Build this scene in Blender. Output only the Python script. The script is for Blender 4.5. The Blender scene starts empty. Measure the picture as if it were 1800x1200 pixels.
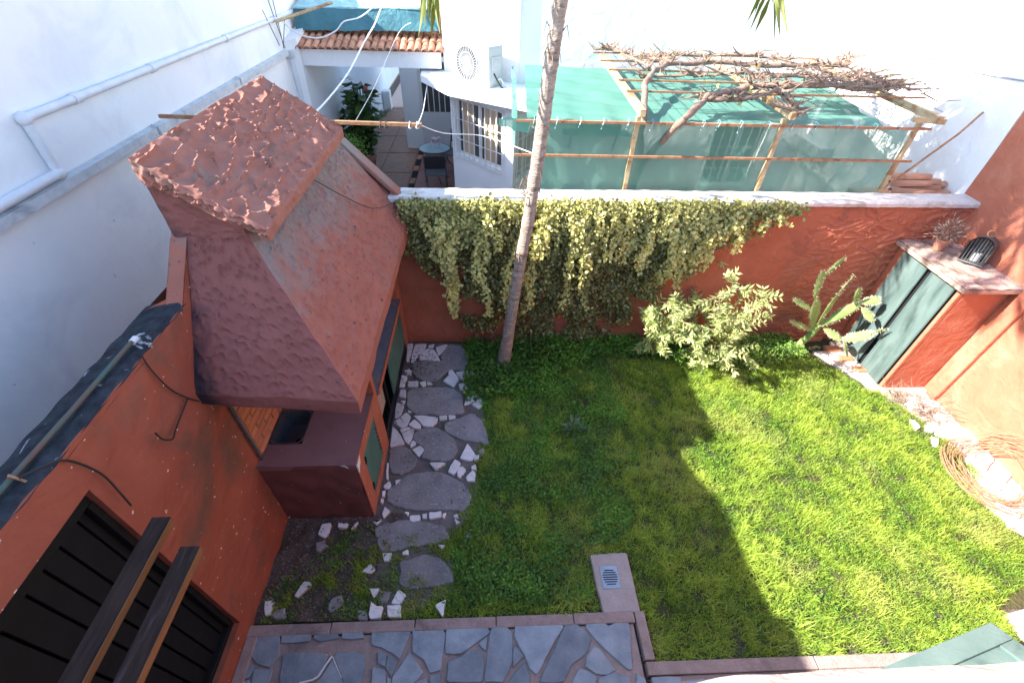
import bpy, math, random
import numpy as np
from mathutils import Vector, Matrix, noise
random.seed(7); rng = np.random.default_rng(7)
S = bpy.context.scene
COL = S.collection
R = math.radians
# ---------------- camera ----------------
cd = bpy.data.cameras.new('camera'); cam = bpy.data.objects.new('camera', cd); COL.objects.link(cam)
cd.sensor_width = 36; cd.lens = 793.2/1800*36; cd.clip_start = .02; cd.clip_end = 400
YAW, PIT, ROL = R(4.04), R(41.91), R(2.34)
f_ = Vector((math.sin(YAW)*math.cos(PIT), math.cos(YAW)*math.cos(PIT), -math.sin(PIT)))
r_ = Vector((math.cos(YAW), -math.sin(YAW), 0)); u_ = r_.cross(f_)
rr = math.cos(ROL)*r_+math.sin(ROL)*u_; uu = -math.sin(ROL)*r_+math.cos(ROL)*u_
cam.matrix_world = Matrix(((rr.x,uu.x,-f_.x,0),(rr.y,uu.y,-f_.y,0),(rr.z,uu.z,-f_.z,4.3),(0,0,0,1)))
S.camera = cam
# ---------------- sky and sun ----------------
LX, LY, LZ = 1.0, 0.09, -0.71            # the way sunlight travels
w = bpy.data.worlds.new('World'); S.world = w; w.use_nodes = True
nt = w.node_tree; nt.nodes.clear()
sky = nt.nodes.new('ShaderNodeTexSky'); sky.sky_type = 'NISHITA'; sky.sun_disc = False
sky.sun_elevation = math.atan2(-LZ, math.hypot(LX, LY)); sky.sun_rotation = math.atan2(-LX, -LY) % (2*math.pi)
sky.air_density = 1.0; sky.dust_density = .6; sky.ozone_density = 1.6
bg = nt.nodes.new('ShaderNodeBackground'); bg.inputs['Strength'].default_value = .15
ow = nt.nodes.new('ShaderNodeOutputWorld')
nt.links.new(sky.outputs[0], bg.inputs[0]); nt.links.new(bg.outputs[0], ow.inputs[0])
sd = bpy.data.lights.new('sun', 'SUN'); sd.energy = 4.3; sd.angle = R(.5); sd.color = (1, .95, .87)
so = bpy.data.objects.new('sun', sd); COL.objects.link(so)
so.rotation_euler = Vector((LX, LY, LZ)).to_track_quat('-Z', 'Y').to_euler()
S.view_settings.view_transform = 'Standard'; S.view_settings.look = 'None'
S.view_settings.exposure = 2.15; S.view_settings.gamma = 1.0; S.view_settings.use_curve_mapping = False
try:
    S.cycles.max_bounces = 8; S.cycles.diffuse_bounces = 5; S.cycles.transparent_max_bounces = 12
except Exception: pass

# ---------------- helpers ----------------
class MB:
    """collects shapes, then links them as one mesh object"""
    def __init__(s): s.v = []; s.f = []
    def add(s, vs, fs):
        n = len(s.v); s.v += [tuple(p) for p in vs]; s.f += [tuple(i+n for i in f) for f in fs]; return s
    def box(s, a, b):
        x0,y0,z0 = a; x1,y1,z1 = b
        return s.add([(x0,y0,z0),(x1,y0,z0),(x1,y1,z0),(x0,y1,z0),(x0,y0,z1),(x1,y0,z1),(x1,y1,z1),(x0,y1,z1)],
          [(0,3,2,1),(4,5,6,7),(0,1,5,4),(1,2,6,5),(2,3,7,6),(3,0,4,7)])
    def bar(s, p, q, wd, h, up=(0,0,1)):
        p = Vector(p); q = Vector(q); d = (q-p).normalized(); up = Vector(up)
        sx = d.cross(up); sx = sx.normalized() if sx.length > 1e-5 else Vector((1,0,0)); uz = sx.cross(d)
        c = []
        for e in (p, q):
            for a, b in ((-1,-1),(1,-1),(1,1),(-1,1)): c.append(e+sx*(a*wd/2)+uz*(b*h/2))
        return s.add(c, [(0,1,2,3),(7,6,5,4),(0,4,5,1),(1,5,6,2),(2,6,7,3),(3,7,4,0)])
    def tube(s, pts, r, n=6):
        pts = [Vector(p) for p in pts]; m = len(pts)
        rs = r if isinstance(r, (list, tuple)) else [r]*m
        vs = []; fs = []; prev = None
        for i, p in enumerate(pts):
            d = (pts[min(i+1,m-1)]-pts[max(i-1,0)]).normalized()
            a = prev if prev is not None else (Vector((0,0,1)) if abs(d.z) < .9 else Vector((1,0,0)))
            sx = (a-d*a.dot(d)).normalized(); sy = d.cross(sx); prev = sx
            for k in range(n):
                t = 2*math.pi*k/n; vs.append(p+(sx*math.cos(t)+sy*math.sin(t))*rs[i])
        for i in range(m-1):
            for k in range(n):
                a = i*n+k; b = i*n+(k+1) % n; fs.append((a, b, b+n, a+n))
        fs.append(tuple(range(n-1,-1,-1))); fs.append(tuple((m-1)*n+k for k in range(n)))
        return s.add(vs, fs)
    def lathe(s, prof, n=20, c=(0,0,0)):
        vs = []; fs = []; m = len(prof)
        for r, z in prof:
            for k in range(n):
                t = 2*math.pi*k/n; vs.append((c[0]+r*math.cos(t), c[1]+r*math.sin(t), c[2]+z))
        for i in range(m-1):
            for k in range(n):
                a = i*n+k; b = i*n+(k+1) % n; fs.append((a, b, b+n, a+n))
        return s.add(vs, fs)
    def ell(s, c, ax, r, n=10, m=7):
        """ellipsoid: c centre, ax = 3 axis vectors, r = 3 radii"""
        vs = []; fs = []
        for i in range(m+1):
            p = math.pi*i/m
            for k in range(n):
                t = 2*math.pi*k/n
                vs.append(Vector(c)+ax[0]*(r[0]*math.sin(p)*math.cos(t))+ax[1]*(r[1]*math.sin(p)*math.sin(t))+ax[2]*(r[2]*math.cos(p)))
        for i in range(m):
            for k in range(n):
                a = i*n+k; b = i*n+(k+1) % n; fs.append((a, b, b+n, a+n))
        return s.add(vs, fs)
    def slab(s, poly, z0, z1, bev=.004):
        n = len(poly); area = sum(poly[i][0]*poly[(i+1)%n][1]-poly[(i+1)%n][0]*poly[i][1] for i in range(n))
        if area < 0: poly = poly[::-1]
        ins = []
        for i in range(n):
            a = Vector(poly[i-1]); b = Vector(poly[i]); c = Vector(poly[(i+1) % n])
            d1 = (b-a).normalized(); d2 = (c-b).normalized(); nn = Vector((-(d1.y+d2.y), d1.x+d2.x))
            nn = nn.normalized() if nn.length > 1e-4 else Vector((-d1.y, d1.x))
            ins.append(b+nn*bev)
        vs = [(p[0],p[1],z0) for p in poly]+[(p[0],p[1],z1-bev) for p in poly]+[(p[0],p[1],z1) for p in ins]
        fs = [tuple(range(2*n, 3*n))]
        for i in range(n):
            j = (i+1) % n; fs += [(i,j,j+n,i+n),(i+n,j+n,j+2*n,i+2*n)]
        return s.add(vs, fs)
    def grid(s, fn, nu, nv, closed=False):
        vs = [fn(i/nu, j/nv) for j in range(nv+1) for i in range(nu+1)]
        fs = [(j*(nu+1)+i, j*(nu+1)+i+1, (j+1)*(nu+1)+i+1, (j+1)*(nu+1)+i) for j in range(nv) for i in range(nu)]
        return s.add(vs, fs)
    def mesh(s, name):
        m = bpy.data.meshes.new(name); m.from_pydata([tuple(p) for p in s.v], [], s.f); m.validate(); m.update(); return m
    def build(s, name, mat, parent=None, smooth=False, bevel=0):
        m = s.mesh(name); m.materials.append(mat)
        o = bpy.data.objects.new(name, m); COL.objects.link(o)
        if parent is not None: o.parent = parent
        if smooth:
            m.polygons.foreach_set('use_smooth', [True]*len(m.polygons))
            try: m.set_sharp_from_angle(angle=R(50))
            except Exception: pass
        if bevel:
            b = o.modifiers.new('bevel', 'BEVEL'); b.width = bevel; b.segments = 2; b.limit_method = 'ANGLE'
        return o
def raw(name, V, F, mat, parent=None, attr=None, smooth=False):
    """numpy mesh: V (n,3), F (m,k) equal-sized faces; attr per-vertex float 'rnd'"""
    m = bpy.data.meshes.new(name); k = F.shape[1]
    m.vertices.add(len(V)); m.vertices.foreach_set('co', V.astype(np.float32).ravel())
    m.loops.add(F.size); m.loops.foreach_set('vertex_index', F.astype(np.int32).ravel())
    m.polygons.add(len(F)); m.polygons.foreach_set('loop_start', np.arange(0, F.size, k, dtype=np.int32))
    try: m.polygons.foreach_set('loop_total', np.full(len(F), k, dtype=np.int32))
    except Exception: pass
    if smooth: m.polygons.foreach_set('use_smooth', np.ones(len(F), dtype=bool))
    if attr is not None:
        a = m.attributes.new('rnd', 'FLOAT', 'POINT'); a.data.foreach_set('value', attr.astype(np.float32))
    m.update(calc_edges=True); m.materials.append(mat)
    o = bpy.data.objects.new(name, m); COL.objects.link(o)
    if parent is not None: o.parent = parent
    return o
def tag(o, label, cat, group=None, kind=None):
    o['label'] = label; o['category'] = cat
    if group: o['group'] = group
    if kind: o['kind'] = kind
    return o
def thing(name, label, cat, loc=(0,0,0), group=None):
    o = bpy.data.objects.new(name, None); o.empty_display_size = .1; o.location = loc; COL.objects.link(o)
    return tag(o, label, cat, group)
def struct(o): o['kind'] = 'structure'; return o
def stuff(o): o['kind'] = 'stuff'; return o
def copy_tree(o, parent=None):
    c = o.copy(); COL.objects.link(c); c.parent = parent
    for ch in list(o.children): copy_tree(ch, c)
    return c

# ---------------- materials ----------------
def ND(nt, t, **k):
    n = nt.nodes.new(t)
    for a, b in k.items(): setattr(n, a, b)
    return n
def mat(name, c1, c2=None, scale=6, rough=.85, bump=.3, bscale=40, bdist=.01, c3=None, s3=1.5, t3=(.55,.7), metal=0, stretch=None,
        spec=.3, objrand=0, attr=False, trans=0, c4=None, s4=60, t4=(.62,.66), bump2=0, b2scale=6, detail=8, marb=0, stain=(), ta=(.35,.7)):
    m = bpy.data.materials.new(name); m.use_nodes = True; nt = m.node_tree; nt.nodes.clear(); L = nt.links.new
    out = ND(nt,'ShaderNodeOutputMaterial'); bs = ND(nt,'ShaderNodeBsdfPrincipled'); L(bs.outputs[0], out.inputs[0])
    bs.inputs['Roughness'].default_value = rough; bs.inputs['Metallic'].default_value = metal
    bs.inputs['Specular IOR Level'].default_value = spec
    geo = ND(nt,'ShaderNodeTexCoord'); vec = geo.outputs['Object']
    if stretch:
        mp = ND(nt,'ShaderNodeMapping'); mp.inputs['Scale'].default_value = stretch; L(vec, mp.inputs[0]); vec = mp.outputs[0]
    if objrand:
        oi = ND(nt,'ShaderNodeObjectInfo'); va = ND(nt,'ShaderNodeVectorMath', operation='ADD'); 
        cb = ND(nt,'ShaderNodeVectorMath', operation='SCALE'); cb.inputs[3].default_value = 37.
        cx = ND(nt,'ShaderNodeCombineXYZ'); L(oi.outputs['Random'], cx.inputs[0]); L(oi.outputs['Random'], cx.inputs[1]); L(cx.outputs[0], cb.inputs[0])
        L(vec, va.inputs[0]); L(cb.outputs[0], va.inputs[1]); vec = va.outputs[0]
    def nz(sc, det=detail, dist=0, rg=.6):
        n = ND(nt,'ShaderNodeTexNoise'); n.inputs['Scale'].default_value = sc; n.inputs['Detail'].default_value = det
        n.inputs['Roughness'].default_value = rg; n.inputs['Distortion'].default_value = dist; L(vec, n.inputs['Vector']); return n.outputs['Fac']
    def ramp(fac, a, b):
        r = ND(nt,'ShaderNodeMapRange', clamp=True); r.inputs[1].default_value = a; r.inputs[2].default_value = b; L(fac, r.inputs[0]); return r.outputs[0]
    def mix(f, A, B, mode='MIX'):
        x = ND(nt,'ShaderNodeMix', data_type='RGBA', blend_type=mode)
        if isinstance(f, float): x.inputs[0].default_value = f
        else: L(f, x.inputs[0])
        for v, i in ((A,6),(B,7)):
            if isinstance(v, tuple): x.inputs[i].default_value = (*v[:3],1)
            else: L(v, x.inputs[i])
        return x.outputs[2]
    col = tuple(c1)
    if attr:
        at = ND(nt,'ShaderNodeAttribute'); at.attribute_name = 'rnd'; col = mix(at.outputs['Fac'], tuple(c1), tuple(c2))
        if scale: col = mix(ramp(nz(scale), *ta), col, tuple(c3 or c1))
    else:
        if c2: col = mix(ramp(nz(scale, dist=marb), .3, .7), col, tuple(c2))
        if c3: col = mix(ramp(nz(s3, dist=.6), *t3), col, tuple(c3))
        if c4: col = mix(ramp(nz(s4, 2), *t4), col, tuple(c4))
    for (vx,vy,vz), a_, b_, sc_, cc_ in stain:
        dp_ = ND(nt,'ShaderNodeVectorMath', operation='DOT_PRODUCT'); dp_.inputs[1].default_value = (vx,vy,vz); L(geo.outputs['Object'], dp_.inputs[0])
        nn_ = ND(nt,'ShaderNodeMath', operation='MULTIPLY_ADD'); L(nz(sc_, 6, 1.), nn_.inputs[0]); nn_.inputs[1].default_value = (b_-a_)*2.2; L(dp_.outputs['Value'], nn_.inputs[2])
        col = mix(ramp(nn_.outputs[0], a_+(b_-a_)*1.1, b_+(b_-a_)*1.1), col, cc_)
    if objrand:
        hs = ND(nt,'ShaderNodeHueSaturation'); mr = ND(nt,'ShaderNodeMapRange'); mr.inputs[3].default_value = 1-objrand; mr.inputs[4].default_value = 1+objrand
        L(oi.outputs['Random'], mr.inputs[0]); L(mr.outputs[0], hs.inputs['Value'])
        if isinstance(col, tuple): hs.inputs['Color'].default_value = (*col,1)
        else: L(col, hs.inputs['Color'])
        col = hs.outputs[0]
    if isinstance(col, tuple): bs.inputs['Base Color'].default_value = (*col,1)
    else: L(col, bs.inputs['Base Color'])
    if bump:
        bp = ND(nt,'ShaderNodeBump'); bp.inputs['Strength'].default_value = bump; bp.inputs['Distance'].default_value = bdist
        L(nz(bscale), bp.inputs['Height']); nrm = bp.outputs[0]
        if bump2:
            b2 = ND(nt,'ShaderNodeBump'); b2.inputs['Strength'].default_value = bump2; b2.inputs['Distance'].default_value = .04
            L(nz(b2scale, 3, 1.5, .5), b2.inputs['Height']); L(nrm, b2.inputs['Normal']); nrm = b2.outputs[0]
        L(nrm, bs.inputs['Normal'])
    if trans:
        tr = ND(nt,'ShaderNodeBsdfTranslucent'); ms = ND(nt,'ShaderNodeMixShader'); ms.inputs[0].default_value = trans
        if isinstance(col, tuple): tr.inputs[0].default_value = (*col,1)
        else: L(col, tr.inputs[0])
        L(bs.outputs[0], ms.inputs[1]); L(tr.outputs[0], ms.inputs[2]); L(ms.outputs[0], out.inputs[0])
    m.cycles.displacement_method = 'BUMP' if hasattr(m, 'cycles') else None
    return m
def netmat(name, col, alpha, sc=900):
    m = bpy.data.materials.new(name); m.use_nodes = True; nt = m.node_tree; nt.nodes.clear(); L = nt.links.new
    out = ND(nt,'ShaderNodeOutputMaterial'); d = ND(nt,'ShaderNodeBsdfDiffuse'); t = ND(nt,'ShaderNodeBsdfTranslucent'); tp = ND(nt,'ShaderNodeBsdfTransparent')
    n = ND(nt,'ShaderNodeTexNoise'); n.inputs['Scale'].default_value = 3; n.inputs['Detail'].default_value = 5
    tc = ND(nt,'ShaderNodeTexCoord'); L(tc.outputs['Object'], n.inputs[0])
    x = ND(nt,'ShaderNodeMix', data_type='RGBA'); x.inputs[6].default_value = (*col,1); x.inputs[7].default_value = (*[c*.75 for c in col],1); L(n.outputs[0], x.inputs[0])
    L(x.outputs[2], d.inputs[0]); L(x.outputs[2], t.inputs[0])
    a = ND(nt,'ShaderNodeMixShader'); a.inputs[0].default_value = .4; L(d.outputs[0], a.inputs[1]); L(t.outputs[0], a.inputs[2])
    b = ND(nt,'ShaderNodeMixShader'); L(tp.outputs[0], b.inputs[1]); L(a.outputs[0], b.inputs[2])
    mr = ND(nt,'ShaderNodeMapRange'); mr.inputs[1].default_value = .3; mr.inputs[2].default_value = .7; mr.inputs[3].default_value = alpha-.08; mr.inputs[4].default_value = min(1,alpha+.08)
    L(n.outputs[0], mr.inputs[0]); L(mr.outputs[0], b.inputs[0]); L(b.outputs[0], out.inputs[0])
    return m
M = {}
M['soil'] = mat('soil', (.07,.05,.04), (.14,.11,.09), 9, bump=.9, bscale=30, bdist=.03, c4=(.3,.27,.24), s4=55)
M['grass_soil'] = mat('grass_soil', (.05,.055,.02), (.09,.08,.04), 12, bump=.9, bscale=30, bdist=.03)
M['grass'] = mat('grass', (.08,.21,.02), (.5,.64,.10), 1.7, rough=.5, bump=0, attr=True, trans=.42, c3=(.52,.55,.17), spec=.2, ta=(.5,.78))
M['clover'] = mat('clover', (.05,.17,.02), (.26,.5,.06), 2.5, rough=.5, bump=0, attr=True, trans=.3, c3=(.06,.12,.03))
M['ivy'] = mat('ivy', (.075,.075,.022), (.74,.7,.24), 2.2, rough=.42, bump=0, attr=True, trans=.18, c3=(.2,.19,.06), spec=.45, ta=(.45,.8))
M['shrub'] = mat('shrub', (.3,.42,.12), (.62,.68,.3), 3, rough=.45, bump=0, attr=True, trans=.3, c3=(.45,.52,.2), spec=.4)
M['dry'] = mat('dry', (.2,.15,.11), (.42,.34,.27), 8, bump=0, attr=True, c3=(.3,.22,.17))
M['vinewood'] = mat('vinewood', (.17,.11,.08), (.34,.24,.18), 14, bump=1, bscale=60, bdist=.01, c3=(.13,.09,.07), s3=9, stretch=None)
M['palmtrunk'] = mat('palmtrunk', (.3,.22,.17), (.52,.42,.34), 9, bump=1, bscale=26, bdist=.02, c3=(.12,.08,.06), s3=5, stretch=(1,1,3.2))
M['frond'] = mat('frond', (.07,.12,.02), (.3,.27,.05), 2, rough=.5, bump=0, attr=True, trans=.2, c3=(.12,.16,.03))
M['draincrete'] = mat('draincrete', (.34,.29,.27), (.42,.37,.35), 9, bump=.7, bscale=50)
M['slate'] = mat('slate', (.19,.18,.185), (.31,.295,.3), 5, rough=.75, bump=.7, bscale=14, bdist=.012, c3=(.30,.29,.29), s3=3, objrand=.22, c4=(.4,.38,.36), s4=40)
M['flag'] = mat('flag', (.18,.225,.26), (.31,.37,.41), 6, rough=.7, bump=.8, bscale=16, bdist=.012, c3=(.36,.41,.44), s3=4, t3=(.56,.75), objrand=.22)
M['marble'] = mat('marble', (.62,.59,.58), (.8,.78,.78), 7, rough=.6, bump=.5, bscale=30, c3=(.45,.38,.37), s3=9, t3=(.6,.8), objrand=.15)
M['mortar'] = mat('mortar', (.28,.21,.19), (.38,.3,.27), 12, bump=.9, bscale=50, bdist=.01, c3=(.18,.15,.14), s3=3)
M['pathmortar'] = mat('pathmortar', (.12,.1,.095), (.2,.17,.16), 9, bump=.9, bscale=45, bdist=.012, c3=(.12,.11,.09), s3=3)
M['redwall'] = mat('redwall', (.29,.078,.042), (.35,.105,.06), 3, bump=.35, bscale=9, bdist=.02, c3=(.15,.085,.055), s3=1.8, t3=(.5,.72), c4=(.75,.6,.5), s4=24, t4=(.715,.725), bump2=.5, b2scale=3)
M['redback'] = mat('redback', (.40,.12,.065), (.46,.155,.09), 3, bump=.4, bscale=12, bdist=.02, c3=(.27,.10,.07), s3=1.2, bump2=.5, b2scale=5)
M['redright'] = mat('redright', (.42,.13,.075), (.48,.17,.105), 4, bump=.5, bscale=14, bdist=.02, c3=(.52,.25,.17), s3=2, t3=(.55,.8), bump2=.5, b2scale=4)
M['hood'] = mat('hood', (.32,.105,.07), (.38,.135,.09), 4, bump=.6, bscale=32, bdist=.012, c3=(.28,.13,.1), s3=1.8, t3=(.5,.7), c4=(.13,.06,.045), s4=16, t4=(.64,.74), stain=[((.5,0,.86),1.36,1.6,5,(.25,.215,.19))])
M['hood_shaded'] = mat('hood_shaded', (.23,.078,.062), (.28,.1,.08), 3, bump=.6, bscale=32, bdist=.012, c4=(.1,.045,.04), s4=14, t4=(.66,.76), c3=(.2,.10,.095), s3=1.4, t3=(.62,.85), stain=[((-1,-.12,-.15),1.2,1.38,4,(.04,.025,.03))])  # darker copy of the hood paint; the front's shade is in the colour
M['orange'] = mat('orange', (.40,.11,.055), (.46,.16,.09), 6, bump=.3, bscale=30, c4=(.7,.6,.5), s4=30, t4=(.72,.73))
M['capm'] = mat('capm', (.30,.115,.08), (.37,.165,.12), 5, bump=.5, bscale=45, bdist=.005, c3=(.2,.14,.11), s3=4, t3=(.55,.72))
M['counter'] = mat('counter', (.15,.055,.05), (.2,.07,.06), 5, bump=.3, bscale=20, c4=(.8,.75,.7), s4=22, t4=(.74,.75))
M['countertop'] = mat('countertop', (.2,.1,.1), (.25,.125,.12), 5, rough=.6, bump=.3, bscale=20, c4=(.8,.75,.7), s4=20, t4=(.75,.76))
M['coping_black'] = mat('coping_black', (.022,.024,.028), (.055,.06,.068), 14, spec=.1, bump=1, bscale=35, bdist=.02, c3=(.42,.43,.44), s3=9, t3=(.64,.68))
M['white'] = mat('white', (.76,.78,.8), (.82,.83,.84), 2, bump=.4, bscale=7, bdist=.02, c3=(.62,.65,.68), s3=1.3, t3=(.52,.8), c4=(.5,.51,.53), s4=11, t4=(.76,.79))
M['whitep'] = mat('whitep', (.78,.79,.8), None, 2, bump=.2, bscale=5, bdist=.02, bump2=.3, b2scale=3, c3=(.7,.71,.73), s3=1.1, t3=(.5,.75))
M['pipe'] = mat('pipe', (.72,.73,.76), (.6,.62,.66), 8, rough=.5, bump=.1)
M['gutter'] = mat('gutter', (.45,.48,.51), (.6,.63,.65), 10, rough=.6, bump=.4, bscale=20, c3=(.32,.34,.37), s3=4)
M['coping'] = mat('coping', (.55,.5,.46), (.7,.66,.62), 10, bump=.8, bscale=30, bdist=.015, c3=(.4,.35,.3), s3=4)
M['slabtop'] = mat('slabtop', (.36,.23,.19), (.5,.36,.3), 6, bump=.8, bscale=25, bdist=.015, c3=(.2,.14,.11), s3=5, t3=(.5,.62), stretch=(1,1,1))
M['green'] = mat('green', (.06,.15,.115), (.09,.2,.15), 6, rough=.55, bump=.2, bscale=18, c3=(.04,.1,.08), s3=3)
M['greenfade'] = mat('greenfade', (.075,.115,.108), (.125,.175,.165), 7, rough=.6, bump=.5, bscale=16, c3=(.04,.062,.06), s3=5, stretch=(1,1,.22), t3=(.5,.7))
M['hatchgreen'] = mat('hatchgreen', (.10,.16,.145), (.14,.2,.18), 5, rough=.6, bump=.3, c3=(.07,.11,.1), s3=3)
M['void'] = mat('void', (.012,.012,.014), bump=0, rough=.9)
M['blackpaint'] = mat('blackpaint', (.003,.004,.005), (.006,.0075,.009), 7, rough=.6, bump=.3, bscale=20, c3=(.02,.022,.024), s3=7, t3=(.66,.8))
M['wood'] = mat('wood', (.014,.009,.008), (.04,.024,.019), 5, rough=.85, bump=.4, bscale=12, stretch=(9,1,9), c3=(.06,.045,.045), s3=2, spec=.08)
M['woodside'] = mat('woodside', (.15,.06,.02), (.22,.09,.035), 5, rough=.5, bump=.3, stretch=(9,1,9))
M['palewood'] = mat('palewood', (.36,.27,.2), (.44,.34,.26), 6, bump=.3, stretch=(1,8,1))
M['metal'] = mat('metal', (.5,.52,.55), (.35,.37,.4), 9, rough=.35, metal=.8, bump=.1)
M['darkmetal'] = mat('darkmetal', (.07,.075,.08), (.14,.14,.14), 12, rough=.6, metal=.3, bump=.3, c3=(.2,.13,.09), s3=8)
M['sink'] = mat('sink', (.05,.06,.07), (.09,.1,.12), 9, rough=.35, metal=.3, bump=.1, spec=.6)
M['rust'] = mat('rust', (.3,.14,.07), (.45,.24,.13), 14, rough=.8, bump=.5, bscale=60, c3=(.16,.07,.04), s3=10)
M['yellowrust'] = mat('yellowrust', (.42,.31,.16), (.52,.42,.26), 12, rough=.7, bump=.4, bscale=60, c3=(.32,.17,.08), s3=7, t3=(.5,.62))
M['netroof'] = netmat('netroof', (.17,.40,.32), .95)
M['netside'] = netmat('netside', (.2,.43,.34), .7)
M['tarp'] = mat('tarp', (.03,.12,.15), (.06,.19,.22), 5, rough=.45, bump=.6, bscale=14, bdist=.03, spec=.4)
M['tarplight'] = mat('tarplight', (.2,.42,.45), (.4,.6,.62), 8, rough=.5, bump=.8, bscale=18, bdist=.04)
M['rooftile'] = mat('rooftile', (.46,.2,.12), (.58,.32,.2), 6, bump=.4, bscale=30, objrand=.25, c3=(.34,.14,.1), s3=4)
M['brick'] = mat('brick', (.46,.17,.08), (.52,.24,.13), 8, bump=.5, bscale=30, objrand=.15)
M['tilefloor'] = mat('tilefloor', (.25,.13,.08), (.32,.18,.12), 9, rough=.6, bump=.3, bscale=60, c3=(.2,.13,.09), s3=2, spec=.2)
M['pinkfloor'] = mat('pinkfloor', (.55,.36,.28), (.6,.42,.33), 7, bump=.2)
M['redfloor'] = mat('redfloor', (.22,.1,.08), (.28,.13,.11), 6, rough=.5, bump=.2)
M['glass'] = mat('glass', (.05,.055,.06), (.09,.09,.09), 3, rough=.08, bump=0, spec=.8)
M['curtain'] = mat('curtain', (.42,.3,.2), (.55,.42,.3), 3, bump=.3, stretch=(9,9,1))
M['plastic'] = mat('plastic', (.66,.66,.66), None, bump=.05, rough=.45)
M['terracotta'] = mat('terracotta', (.38,.16,.1), (.46,.22,.15), 6, bump=.3, c3=(.5,.36,.3), s3=5)
M['accasing'] = mat('accasing', (.45,.46,.46), None, bump=.05, rough=.5)
M['blackmesh'] = mat('blackmesh', (.03,.03,.033), None, bump=0, rough=.6)
M['tabletop'] = mat('tabletop', (.35,.47,.48), (.45,.56,.57), 5, rough=.15, bump=0, spec=.7)
M['leafbig'] = mat('leafbig', (.04,.09,.02), (.13,.2,.05), 3, rough=.35, bump=0, attr=True, trans=.15, c3=(.06,.12,.03), spec=.5)
M['leafbright'] = mat('leafbright', (.2,.36,.06), (.36,.52,.12), 3, rough=.45, bump=0, attr=True, trans=.2, c3=(.16,.3,.06))
M['petal'] = mat('petal', (.6,.12,.12), (.75,.4,.4), 3, rough=.5, bump=0, attr=True, c3=(.6,.2,.2))
M['cactus'] = mat('cactus', (.15,.26,.07), (.29,.38,.13), 8, rough=.55, bump=.6, bscale=30, bdist=.02, c3=(.36,.36,.2), s3=9, t3=(.6,.7))
M['spine'] = mat('spine', (.75,.7,.5), bump=0)
M['cable'] = mat('cable', (.03,.025,.02), bump=0, rough=.6)
M['cablewhite'] = mat('cablewhite', (.75,.75,.75), bump=0, rough=.5)
M['peach'] = mat('peach', (.55,.36,.27), (.68,.5,.4), 9, bump=.7, bscale=30, bdist=.015, c3=(.76,.66,.58), s3=5, t3=(.5,.7))
M['whiteleak'] = mat('whiteleak', (.8,.78,.75), (.7,.68,.66), 9, bump=.5)
# outlines of the stones, in metres
SLATE=[[(-0.555,4.675),(-0.343,4.634),(-0.271,4.424),(-0.301,4.156),(-0.45,4.175),(-0.524,4.168),(-0.646,3.992),(-0.814,3.978),(-0.955,4.063),(-1.012,4.235),(-0.975,4.341),(-0.748,4.33),(-0.623,4.337),(-0.657,4.456)],
[(-1.019,3.804),(-0.944,3.866),(-0.662,3.886),(-0.446,3.858),(-0.323,3.761),(-0.304,3.548),(-0.289,3.46),(-0.49,3.421),(-0.85,3.442),(-0.999,3.561)],
[(-0.517,3.323),(-0.376,3.376),(-0.176,3.458),(-0.085,3.371),(-0.029,3.204),(0.003,3.033),(-0.018,2.995),(-0.189,3.05),(-0.351,3.092),(-0.521,3.214)],
[(-0.862,3.168),(-0.773,3.246),(-0.611,3.257),(-0.44,3.133),(-0.348,3.015),(-0.361,2.854),(-0.441,2.795),(-0.615,2.8),(-0.753,2.851),(-0.701,2.947),(-0.85,3.064)],
[(-1.1,2.981),(-0.947,3.002),(-0.868,2.951),(-0.772,2.839),(-0.808,2.711),(-0.919,2.645),(-1.03,2.659),(-1.082,2.799)],
[(-1.048,2.462),(-0.981,2.525),(-0.88,2.644),(-0.625,2.683),(-0.411,2.632),(-0.256,2.517),(-0.165,2.376),(-0.246,2.215),(-0.388,2.239),(-0.752,2.239),(-1.026,2.326)],
[(-1.11,2.066),(-1.037,2.111),(-0.852,2.154),(-0.611,2.128),(-0.434,2.084),(-0.412,2.027),(-0.372,1.962),(-0.397,1.927),(-0.632,1.889),(-0.846,1.852),(-1.018,1.847),(-1.053,1.946)],
[(-0.82,1.768),(-0.728,1.776),(-0.601,1.816),(-0.433,1.767),(-0.317,1.648),(-0.323,1.567),(-0.396,1.539),(-0.675,1.509),(-0.793,1.542)],
[(-1.814,1.378),(-1.72,1.421),(-1.688,1.32),(-1.804,1.32)],
[(-1.634,1.935),(-1.546,1.977),(-1.495,1.909),(-1.568,1.856)],
[(-1.121,1.373),(-1.027,1.352),(-1.019,1.284),(-1.103,1.287)],
[(-1.337,1.483),(-1.269,1.5),(-1.247,1.424),(-1.315,1.352),(-1.381,1.382)],
[(-0.966,1.519),(-0.85,1.505),(-0.868,1.42),(-0.937,1.413)],
[(-0.124,2.934),(-0.061,2.97),(-0.039,2.883),(-0.102,2.86)],
[(-0.229,1.976),(-0.166,2.011),(-0.156,1.956),(-0.218,1.93)]]
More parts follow.
